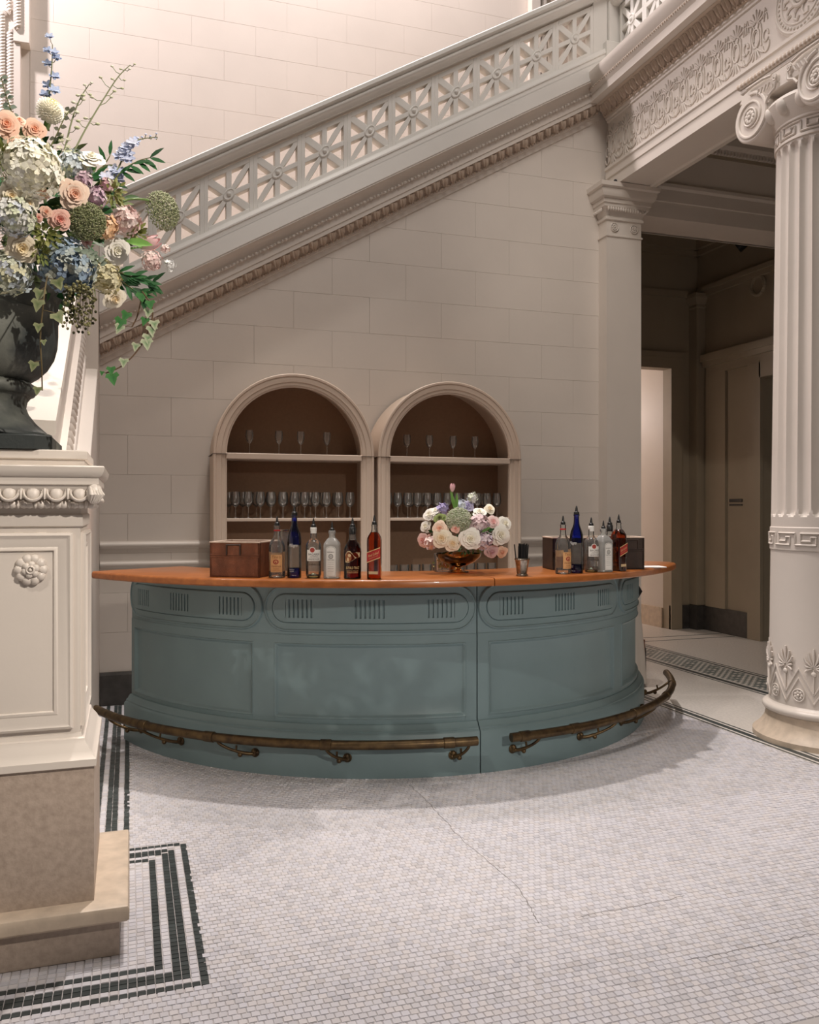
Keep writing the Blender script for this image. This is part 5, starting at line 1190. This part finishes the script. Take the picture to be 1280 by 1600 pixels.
def tulip(B, p, n, s, label, cin, cout, leafs=(), stem=None):
    t = thing('tulip', p, label, 'tulip', B.where); M = frame(p, n, s, .4)
    for k in range(6):
        g = MB(); rows = []; R = .42 if k % 2 else .38
        for j in range(6):
            v = j/5; w = .62*math.sin(PI*(.10+.80*v))**.8; rr = R*math.sin(PI*(.12+.62*v)); rows.append([(rr*math.cos(w*u), rr*math.sin(w*u), 1.25*v-.5-.05*u*u) for u in (-1, -.5, 0, .5, 1)])
        g.grid(rows, col=[mixc(cin, cout, j/5) for j in range(6) for _ in range(5)]); link('petal', g.mesh('petal', 'petal', 60), M @ Matrix.Rotation(2*PI*k/6, 4, 'Z'), t)
    g = MB(); g.col = (.16, .30, .08)
    if stem: g.tube(smooth_path([p-Vector(n)*s*.45]+stem), .0035, 6); g.build('stem', 'leaf', t, 60)
    for a, d, L, W_ in leafs:
        h = MB(); leafquad(h, a, d, (-.1, -1, .2), L, W_, (.13, .30, .05), .25, (.20, .38, .09), .05); h.build('leaf', 'leaf', t, 60)
# ---- urn arrangement
U = Bunch((PC+0.02, 3.15, 2.42), (0.56, 0.46, 0.40), 'flowers in the urn')
CRM = ((.88, .70, .42), (.90, .84, .70)); PCH = ((.85, .38, .22), (.88, .60, .46)); WHT = ((.86, .82, .66), (.90, .87, .80)); BLS = ((.86, .45, .30), (.90, .72, .58)); PNK = ((.78, .28, .22), (.88, .56, .46)); MAU = ((.50, .20, .19), (.72, .46, .44))
rose(U, 10, 196, 23, 'pch', *PCH, 'large peach rose at the upper left edge of the urn bouquet', 1.0)
rose(U, 30, 190, 11, 'pch', *PCH, 'small peach rosebud between two larger peach roses at the top of the urn bouquet', 1.0, (0, 0, .6))
rose(U, 54, 203, 18, 'pch', *PCH, 'peach rose under the white pompon dahlia in the urn bouquet', .98)
rose(U, 26, 226, 15, 'pch', *PCH, 'peach rose just above the big white hydrangea in the urn bouquet', .98)
mum(U, 78, 173, 20, 'round white pompon dahlia standing at the top of the urn bouquet')
cluster(U, 47, 264, 45, [(.96, .93, .80), (.95, .90, .74), (.97, .95, .86)], 'large creamy white hydrangea near the top of the urn bouquet', 130, .21)
rose(U, 143, 250, 22, 'wht', *WHT, 'white rose facing up, beside the tall bare delphinium stem', 1.02, (-.2, 0, .9))
rose(U, 115, 304, 26, 'bls', *BLS, 'cream garden rose with an apricot heart, at the middle of the urn bouquet', 1.0)
rose(U, 66, 302, 11, 'pch', *PCH, 'small brownish peach rose tucked under the white hydrangea')
rose(U, 18, 306, 23, 'crm', *CRM, 'cream ranunculus below the white hydrangea at the left edge', name='ranunculus', cat='ranunculus')
rose(U, 46, 318, 14, 'crm', *CRM, 'small cream ranunculus right of the larger cream one')
rose(U, 72, 331, 10, 'pch', *PCH, 'small peach rosebud left of the pink garden rose')
rose(U, 93, 343, 19, 'pnk', *PNK, 'pink garden rose with a coral heart at the middle of the urn bouquet')
rose(U, 60, 340, 8, 'pnk', *PNK, 'tiny coral pink rosebud beside the pale blue hydrangea')
cluster(U, 24, 338, 30, [(.72, .72, .60), (.70, .74, .84), (.66, .70, .52), (.80, .80, .78)], 'mixed white and pale blue hydrangea at the left edge of the urn bouquet', 100, .22)
umbel(U, 135, 346, 29, 'fuzzy green lace flower at the middle of the urn bouquet', [(.27, .29, .15), (.36, .37, .22), (.22, .25, .12)], dome=.6)
pz = U.at(252, 330)[0]
umbel(U, 250, 331, 30, 'green lace flower on an arching stem, at the right edge of the urn bouquet', [(.36, .38, .23), (.44, .44, .29), (.28, .31, .17)], dome=.7, stempath=[pz+RGT*-0.02+Vector((0, .02, .03)), atY(228, 312, 3.05), atY(200, 312, 3.0), atY(176, 324, 2.95)], nrm=(.55, -.75, .0))
MV = [(.60, .42, .52), (.70, .52, .60), (.78, .66, .70)]; PKS = [(.88, .68, .65), (.90, .76, .72), (.86, .62, .60)]
cluster(U, 131, 281, 12, MV, 'mauve stock sprig under the upturned white rose', 26, .42, name='stock', cat='stock flower')
cluster(U, 151, 309, 15, MV, 'mauve stock sprig right of the apricot-hearted rose', 30, .38, name='stock', cat='stock flower')
cluster(U, 168, 288, 10, [(.80, .50, .55), (.62, .60, .48)], 'small pink and green stock sprig under the blue delphinium', 22, .42, name='stock', cat='stock flower')
cluster(U, 195, 345, 22, PKS, 'pale pink stock left of the arching green lace flower', 46, .30, name='stock', cat='stock flower')
cluster(U, 166, 356, 17, [(.88, .55, .32), (.86, .62, .42)], 'apricot stock between green lace flower and white rose', 34, .34, name='stock', cat='stock flower')
rose(U, 135, 378, 10, 'mau', *MAU, 'small dusty mauve rose above the blue hydrangea')
rose(U, 181, 391, 24, 'wht', *WHT, 'white rose facing right, in the lower right of the urn bouquet')
rose(U, 178, 465, 20, 'crm', *CRM, 'cream rose hanging lowest at the right of the urn rim')
rose(U, 34, 387, 27, 'wcr', (.86, .70, .40), (.90, .80, .62), 'wide open cream rose with spread petals, left of the blue hydrangea')
cluster(U, 106, 416, 41, [(.30, .40, .52), (.38, .48, .56), (.52, .58, .56), (.26, .34, .46), (.58, .60, .52)], 'large blue hydrangea at the lower middle of the urn bouquet', 130, .20)
cluster(U, 14, 425, 34, [(.60, .62, .50), (.62, .66, .72), (.68, .66, .46), (.52, .58, .62)], 'green-white hydrangea at the lower left edge of the urn bouquet', 110, .21)
cluster(U, 166, 432, 25, [(.74, .66, .40), (.80, .74, .52), (.66, .60, .38)], 'creamy hydrangea under the white rose at the lower right', 80, .24)
cluster(U, 118, 258, 22, [(.70, .76, .80), (.66, .74, .82), (.72, .74, .52)], 'pale blue hydrangea behind the white hydrangea and white rose', 60, .26, k=.94)
pt, nt_, tt_ = U.at(232, 382)
tulip(U, pt, (.75, -.35, .35), 0.056, 'pale pink tulip leaning right at the right edge of the urn bouquet', (.88, .70, .62), (.84, .50, .52), [(atY(196, 377, 2.86), (1, -.1, -.06), .085, .030)], [atY(205, 388, 2.95), atY(180, 395, 3.05)])
cluster(U, 237, 407, 15, PKS, 'pale pink stock under the pink tulip', 34, .34, name='stock', cat='stock flower')
cluster(U, 258, 389, 6, PKS, 'tiny pink stock blossom at the far right of the urn bouquet', 12, .6, name='stock', cat='stock flower')
cluster(U, 266, 414, 9, [(.84, .84, .82)], 'few tiny white florets below the tiny pink blossom', 9, .42, name='waxflower', cat='flower', petn=5)
# spires
def spire(label, path, fl, cols, name='delphinium', scol=(.24, .26, .14)):
    sp = smooth_path(path); t = thing(name, sp[0], label, 'delphinium', U.where); g = MB(); g.col = scol; g.tube(sp, [0.0034*(1-.6*i/len(sp)) for i in range(len(sp))], 5); g.build('stem', 'leaf', t, 60)
    for tt, du, dv, s, kind in fl:
        i = min(len(sp)-1, int(tt*(len(sp)-1))); b = sp[i]; q = b+RGT*du+Vector((0, random.uniform(-.02, .02), dv)); h = MB(); h.col = scol
        h.tube([b, b.lerp(q, .5)+Vector((0, 0, -.006)), q], .0013, 4); h.build('pedicel', 'leaf', t, 60)
        h = MB(); c = random.choice(cols)
        if kind == 0:
            for w in range(2): floret(h, q, (RGT*du*6+Vector((0, -.7, dv*4+.2+.6*w))), s, random.choice(cols), 5)
            h.build('floret', 'petal', t)
        else:
            h.ball(q, s*.55, 6, 5, col=c, sq=(1.35, .8, .8)); h.build('bud', 'petal', t, 60)
BLU = [(.42, .50, .72), (.50, .58, .80), (.56, .64, .84)]; GWB = [(.62, .60, .44), (.70, .68, .54), (.52, .54, .34)]
def rfl(n, t0, t1, spread, s0, s1, kind):
    return [(t0+(t1-t0)*i/max(1, n-1), (1 if i % 2 else -1)*random.uniform(.4, 1)*spread*(1-.5*i/n), random.uniform(-.3, .8)*spread, s0+(s1-s0)*i/n, kind) for i in range(n)]
spire('blue delphinium spire rising tallest at the top left of the urn bouquet', [atY(76, 205, 3.1), atY(77, 150, 3.06), atY(81, 105, 3.04), atY(82, 70, 3.04)], rfl(9, .35, 1.0, .028, .019, .014, 0), BLU)
spire('tall bare budding delphinium stem leaning right above the urn bouquet', [atY(108, 252, 2.95), atY(135, 200, 2.98), atY(165, 150, 3.0), atY(185, 120, 3.0), atY(203, 102, 3.0)], rfl(14, .25, 1.0, .045, .011, .006, 1), GWB)
spire('short greenish budding stem left of the tall bare one', [atY(100, 240, 2.98), atY(112, 190, 3.0), atY(125, 155, 3.0), atY(140, 131, 3.0)], rfl(12, .2, 1.0, .030, .014, .007, 1), GWB)
spire('pale blue delphinium spire arching right above the dark leaves', [atY(168, 290, 2.9), atY(185, 262, 2.9), atY(198, 235, 2.9), atY(215, 219, 2.9), atY(246, 214, 2.9)], rfl(15, .12, .72, .022, .022, .017, 0)+rfl(7, .8, 1.0, .012, .007, .005, 1), [(.50, .56, .76), (.58, .63, .82), (.64, .66, .80)])
spire('pale green floret sprig beside the curled bud stem of the urn bouquet', [atY(88, 262, 2.8), atY(98, 240, 2.8), atY(104, 222, 2.82)], rfl(8, .2, 1.0, .022, .012, .008, 0), GWB)
# foliage branches
def pair_leaves(n, t0, t1, L, Wd, cols, up=(0, 0, 1), spread=1.0, c2=None):
    out = []
    for i in range(n):
        s = 1 if i % 2 else -1; d = RGT*s*spread+Vector((0, random.uniform(-.5, .1), random.uniform(-.1, .5)))
        out.append((t0+(t1-t0)*i/max(1, n-1), d, L*random.uniform(.8, 1.15), Wd*random.uniform(.85, 1.1), random.choice(cols), c2))
    return out
DG = [(.020, .095, .025), (.028, .12, .035), (.016, .07, .022)]; EU = [(.16, .20, .15), (.13, .17, .12), (.20, .24, .18)]; ED = [(.07, .075, .045), (.09, .09, .055)]
branch('ruscus_branch', 'foliage', 'dark green leafy branch reaching right above the stair rail', [atY(165, 300, 2.9), atY(190, 268, 2.88), atY(215, 252, 2.86), atY(236, 246, 2.85)], [(t, Vector(RGT)*a+Vector((0, -.2, b)), .058, .016, random.choice(DG), None) for t, a, b in ((.05, .9, -.2), (.2, .8, -.35), (.3, .6, .4), (.42, 1, -.3), (.5, .9, -.6), (.6, .8, .1), (.68, .8, -.7), (.76, .9, -.35), (.85, .7, -.7), (.95, .8, .55), (1., 1, -.35), (.35, .9, -.7), (.15, .7, -.5))], U)
branch('ruscus_branch', 'foliage', 'two dark green leaves standing up beside the white rose', [atY(160, 262, 2.85), atY(168, 250, 2.84), atY(172, 243, 2.84)], [(.4, Vector((-.35, -.1, .8)), .055, .014, DG[0], None), (1., Vector((.08, -.1, 1)), .052, .013, DG[1], None)], U)
branch('ruscus_branch', 'foliage', 'dense dark green leafy spray below the pink tulip', [atY(185, 425, 2.85), atY(205, 432, 2.82), atY(225, 440, 2.82), atY(238, 442, 2.82)], [(t, Vector(RGT)*random.uniform(.4, 1)+Vector((0, -.3, random.uniform(-.8, .35))), .062, .016, random.choice(DG), None) for t in [i/17 for i in range(18)]], U)
branch('ruscus_branch', 'foliage', 'dark green leafy spray hanging right of the low cream rose', [atY(190, 440, 2.85), atY(208, 452, 2.82), atY(222, 466, 2.82)], [(t, Vector(RGT)*random.uniform(.2, 1)+Vector((0, -.3, random.uniform(-.9, .1))), .060, .016, random.choice(DG), None) for t in [i/13 for i in range(14)]], U)
branch('eucalyptus_stem', 'foliage', 'grey-green eucalyptus stem at the upper left edge of the urn bouquet', [atY(24, 200, 2.95), atY(17, 172, 2.95), atY(8, 145, 2.95), atY(1, 118, 2.95)], pair_leaves(14, .05, 1, .022, .020, EU), U)
branch('eucalyptus_stem', 'foliage', 'dark eucalyptus stem right of the white pompon dahlia', [atY(76, 235, 2.9), atY(88, 212, 2.9), atY(100, 186, 2.9), atY(112, 168, 2.9)], pair_leaves(14, .0, 1, .020, .019, ED), U)
branch('eucalyptus_stem', 'foliage', 'silvery green eucalyptus stem left of the lower white rose', [atY(128, 392, 2.75), atY(145, 400, 2.73), atY(158, 415, 2.72)], pair_leaves(12, .0, 1, .022, .020, EU), U)
g = MB(); random.seed(11)
for i in range(1000):
    d = Vector((random.gauss(0, 1), random.gauss(0, 1)-.35, random.gauss(0, 1)+.05)).normalized(); k = random.uniform(.40, .86)*(0.82 if d.z > .45 else 1)
    p = U.c+Vector((d.x*U.rad.x*k, d.y*U.rad.y*k, d.z*U.rad.z*k)); c = random.choice(DG+[(.10, .15, .05), (.16, .20, .08), (.05, .10, .03)])
    leafquad(g, p, d+Vector([random.uniform(-.7, .7) for _ in range(3)]), Vector([random.uniform(-1, 1) for _ in range(3)]), random.uniform(.05, .09), random.uniform(.018, .034), c)
g.build('filler_foliage', 'leaf', smooth=60, label='mass of dark green filler leaves between the blooms in the urn', cat='foliage', kind='stuff')
for lab, pxs in (('frilly yellow-green filler sprig above the wide open cream rose', (70, 365, 20)), ('frilly yellow-green filler sprig at the upper left edge, under the peach roses', (5, 245, 18)), ('frilly green filler sprig right of the mauve stock', (175, 300, 16)), ('frilly pale green filler sprig under the arching lace flower', (212, 362, 14)), ('yellow-green filler sprig between the open cream rose and the blue hydrangea', (62, 392, 16))):
    p, n, t = U.at(*pxs[:2]); g = MB(); s = pxs[2]*t/F_PX
    for i in range(70):
        d = Vector([random.gauss(0, 1) for _ in range(3)]).normalized(); q = p+d*s*random.uniform(.2, 1)
        leafquad(g, q, d, n, .022, .010, random.choice([(.26, .28, .08), (.18, .22, .06), (.34, .34, .13)]))
    h = thing('filler_sprig', p, lab, 'foliage', U.where); g.build('leaves', 'leaf', h, 60, kind='stuff'); g = MB(); g.col = (.1, .15, .04); g.tube([p, p-n*.1], .003, 5); g.build('stem', 'leaf', h)
# drooping seed spray over the urn rim
def spray(lab, tops):
    t = thing('seed_spray', tops[0][0], lab, 'foliage', U.where)
    for a, b in tops:
        g = MB(); g.col = (.09, .08, .035); sp = smooth_path([a, a.lerp(b, .5)+Vector((.01, -.02, .03)), b]); g.tube(sp, .0012, 4); g.build('tassel_stem', 'leaf', t)
        h = MB()
        for k in range(26):
            q = sp[int(len(sp)*(.15+.84*k/26))]+Vector([random.uniform(-.011, .011) for _ in range(3)]); h.ball(q, .0048, 5, 4, col=random.choice([(.10, .09, .035), (.20, .19, .08), (.33, .31, .17), (.05, .05, .02)]))
        h.build('seeds', 'leaf', t, 60, kind='stuff')
spray('drooping brown-green seed tassels hanging over the urn rim', [(atY(105+i*4, 440+abs(i-4)*3, 2.78+.02*(i % 3)), atY(98+i*5.6, 505+(i*37 % 22)-6*abs(i-5)*.4, 2.80+.02*(i % 3))) for i in range(9)])
# ivy
def ivy_leaf(g, p, d, n, s, c, c2):
    p = Vector(p); d = Vector(d).normalized(); n = Vector(n).normalized(); x = d.cross(n).normalized()
    out = [(0, 0), (.45, -.12), (.62, .25), (.38, .38), (.30, .62), (0, 1.15), (-.30, .62), (-.38, .38), (-.62, .25), (-.45, -.12)]
    pts = [p+x*u*s+d*v*s+n*(.12*s*abs(u)) for u, v in out]; ce = p+d*.4*s
    g.add([ce]+pts, [(0, 1+i, 1+(i+1) % 10) for i in range(10)], [c]+[c2]*10)
def ivy(lab, path, leaves, scol=(.12, .07, .035)):
    sp = smooth_path(path); t = thing('ivy_trail', sp[0], lab, 'ivy', U.where); g = MB(); g.col = scol; g.tube(sp, .0022, 5); g.build('stem', 'leaf', t, 60)
    for tt, du, dv, s, kind in leaves:
        q = sp[min(len(sp)-1, int(tt*(len(sp)-1)))]; h = MB(); c, c2 = ((.020, .12, .025), (.05, .17, .04)) if kind == 0 else (((.10, .20, .08), (.42, .44, .30)) if kind == 1 else ((.09, .13, .045), (.24, .25, .13)))  # last pair has the shade on the urn trail mixed into its green
        e = q+RGT*du+Vector((0, -.006, dv)); h.col = scol; h.tube([q, e], .001, 4); ivy_leaf(h, e, RGT*du*8+Vector((0, -.1, -.55)), (-.15, -.9, .3), s, c, c2); h.build('leaf', 'leaf', t)
ivy('long ivy trail hanging at the right of the urn and curling left at its tip', [atY(222, 455, 2.72), atY(238, 480, 2.72), atY(236, 505, 2.72), atY(228, 525, 2.72), atY(213, 550, 2.72), atY(190, 572, 2.72), atY(165, 583, 2.72)],
    [(.10, .008, -.01, .026, 0), (.2, -.012, 0, .026, 1), (.26, -.022, -.01, .024, 0), (.3, .006, -.01, .028, 1), (.38, .004, -.005, .030, 1), (.45, .0, -.01, .030, 1), (.55, .006, -.005, .032, 1), (.60, -.016, 0, .024, 1), (.80, -.008, .008, .026, 1), (.96, .004, .012, .024, 0), (.98, .014, -.006, .034, 0), (1., -.01, .004, .012, 0)])
ivy('short ivy trail hanging left of the long one, below the cream rose', [atY(219, 458, 2.75), atY(220, 470, 2.75), atY(214, 495, 2.75), atY(206, 511, 2.75)],
    [(.1, .004, 0, .030, 0), (.6, -.034, -.004, .030, 0), (.85, -.038, .010, .034, 0), (1., -.034, .004, .028, 1)])
ivy('thin ivy trail hanging down the front of the urn', [atY(76, 420, 2.88), atY(70, 455, 2.72), atY(66, 490, 2.72), atY(63, 530, 2.74), atY(65, 570, 2.76), atY(66, 610, 2.80)],
    [(.12, .030, -.005, .036, 2), (.18, -.014, -.01, .034, 2), (.28, -.014, -.006, .034, 2), (.38, .040, -.012, .036, 2), (.52, -.006, .006, .026, 2), (.60, .010, -.004, .016, 2), (.78, -.020, -.006, .028, 2), (.98, -.012, .0, .024, 2)], (.16, .12, .06))
# ---- bowl of flowers on the bar
bpz = atZ(716, 894.5, ZT); bpz.z = ZT
bo = thing('flower_bowl', bpz, 'footed amber glass bowl holding flowers on the bar', 'bowl')
g = MB(); g.lathe([(0.055, 0), (0.060, .002), (0.058, .006), (0.03, .012), (0.014, .020), (0.016, .028), (0.05, .040), (0.095, .062), (0.122, .088), (0.128, .106), (0.125, .106), (0.118, .09), (0.092, .066), (0.05, .045), (0.001, .036)], 40, tuple(bpz)); g.build('glass', 'glass_bowl', bo, 50)
gv = atZ(693, 893, ZT); gv.z = ZT
vs = thing('glass_vase', gv, 'straight clear glass vase with yellow-green leaves, left of the amber bowl', 'vase')
g = MB(); g.lathe([(0.05, 0), (0.052, .004), (0.054, .10), (0.052, .10), (0.049, .010), (0.001, .010)], 30, tuple(gv)); g.build('glass', 'glass_clear', vs, 50)
g = MB()
for i in range(34):
    a = random.uniform(0, 6.28); q = gv+Vector((.03*math.cos(a), .03*math.sin(a), random.uniform(.012, .07))); leafquad(g, q, [random.uniform(-1, 1), random.uniform(-1, 1), random.uniform(-.2, 1)], (0, -1, .2), .035, .016, random.choice([(.42, .32, .07), (.22, .26, .06), (.48, .40, .12), (.40, .16, .04)]))
g.build('leaves', 'leaf', vs, 60, kind='stuff')
V = Bunch(atZ(727, 894.5, ZT)+Vector((0, 0, .21)), (.225, .19, .135), 'flowers in the bowl on the bar')
LIL = [(.46, .40, .66), (.56, .52, .74)]
tp = atY(707, 763, V.c.y-.02)
tulip(V, tp, (.02, -.1, 1), 0.036, 'pink tulip standing tallest in the bowl on the bar', (.86, .62, .60), (.84, .46, .52), [(atY(712, 800, V.c.y-.06), (-.25, 0, 1), .12, .022), (atY(713, 798, V.c.y-.05), (.05, 0, 1), .10, .018)], [atY(709, 785, V.c.y-.02), atY(714, 805, V.c.y-.02)])
cluster(V, 692, 796, 9, LIL, 'violet stock at the upper left of the bowl bouquet', 20, .42, name='stock', cat='stock flower')
rose(V, 731, 791, 9, 'lil', (.40, .34, .60), (.62, .58, .78), 'lilac ranunculus at the top of the bowl bouquet', 1.05, name='ranunculus', cat='ranunculus')
cluster(V, 738, 778, 7, [(.82, .82, .82), (.60, .62, .50)], 'white sprig rising above the lilac ranunculus', 12, .5, k=1.15, name='waxflower', cat='flower', petn=5)
cluster(V, 722, 790, 8, [(.72, .76, .82), (.62, .68, .80)], 'pale blue sprig left of the lilac ranunculus', 14, .45, k=1.02, name='waxflower', cat='flower', petn=5)
rose(V, 672, 805, 10, 'wht', *WHT, 'white rose at the upper left edge of the bowl bouquet'); rose(V, 681, 799, 8, 'wht', *WHT, 'small white rose next to the violet stock', 1.02, (0, 0, .5)); rose(V, 666, 823, 9, 'wht', *WHT, 'small white rose at the left edge of the bowl bouquet', 1.0)
rose(V, 688, 811, 9, 'grn', (.07, .06, .02), (.26, .32, .11), 'green-centred hellebore left of the green lace dome', name='hellebore', cat='flower')
umbel(V, 717, 813, 20, 'pale green lace flower dome at the centre of the bowl bouquet', [(.52, .56, .40), (.42, .48, .30), (.62, .64, .50)], 600, dome=.6)
rose(V, 712, 826, 6.5, 'pnk', *PNK, 'tiny coral rosebud in front of the green lace dome', 1.04)
rose(V, 735, 842, 16, 'wht', *WHT, 'large white rose at the front of the bowl bouquet', 1.03); rose(V, 691, 841, 14, 'crm', *CRM, 'large cream rose at the front left of the bowl bouquet', 1.02)
rose(V, 708, 849, 12, 'crm', *CRM, 'cream rose between the two large front roses'); rose(V, 688, 827, 12, 'bls', *BLS, 'blush rose above the large cream rose')
rose(V, 663, 844, 11, 'ppk', (.80, .40, .38), (.88, .68, .64), 'pale pink rose at the lower left edge of the bowl bouquet'); cluster(V, 674, 848, 9, PKS, 'pink stock between pale pink rose and cream rose', 20, .42, name='stock', cat='stock flower')
cluster(V, 748, 819, 13, [(.76, .58, .60), (.72, .62, .68), (.80, .68, .68)], 'pale pink stock right of the green lace dome', 30, .36, name='stock', cat='stock flower')
rose(V, 749, 802, 10, 'wht', *WHT, 'white sweet pea bloom above the pale pink stock', 1.0, (0, 0, .5), name='sweet_pea', cat='flower'); rose(V, 765, 796, 8, 'crm', *CRM, 'small cream bloom at the top right of the bowl bouquet', 1.02)
rose(V, 770, 816, 10, 'ppk', (.80, .40, .38), (.88, .68, .64), 'pink rosebud over a green leaf at the right of the bowl bouquet'); rose(V, 788, 819, 11, 'wht', *WHT, 'white rose at the upper right edge of the bowl bouquet')
rose(V, 781, 836, 15, 'wht', *WHT, 'large white ruffled rose at the right of the bowl bouquet', 1.0); cluster(V, 755, 844, 12, [(.66, .56, .66), (.74, .62, .66)], 'pale lilac stock right of the large white rose', 28, .38, name='stock', cat='stock flower')
rose(V, 768, 861, 10, 'mau2', (.60, .34, .40), (.78, .60, .62), 'dusty mauve rose low at the right of the bowl bouquet'); rose(V, 784, 862, 9, 'bls', *BLS, 'blush rose lowest at the right of the bowl bouquet')
g = MB()
for i in range(130):
    d = Vector((random.gauss(0, 1), random.gauss(0, 1), random.gauss(0, 1))).normalized(); k = random.uniform(.55, .88); p = V.c+Vector((d.x*V.rad.x*k, d.y*V.rad.y*k, d.z*V.rad.z*k)); leafquad(g, p, d+Vector([random.uniform(-.7, .7) for _ in range(3)]), Vector([random.uniform(-1, 1) for _ in range(3)]), .04, .016, random.choice(DG+[(.12, .16, .06)]))
leafquad(g, atY(752, 832, V.c.y-.2), (.8, -.1, .45), (0, -1, .3), .06, .018, (.12, .26, .05))
g.build('filler_foliage', 'leaf', smooth=60, label='dark green filler leaves between the blooms in the glass bowl', cat='foliage', kind='stuff')
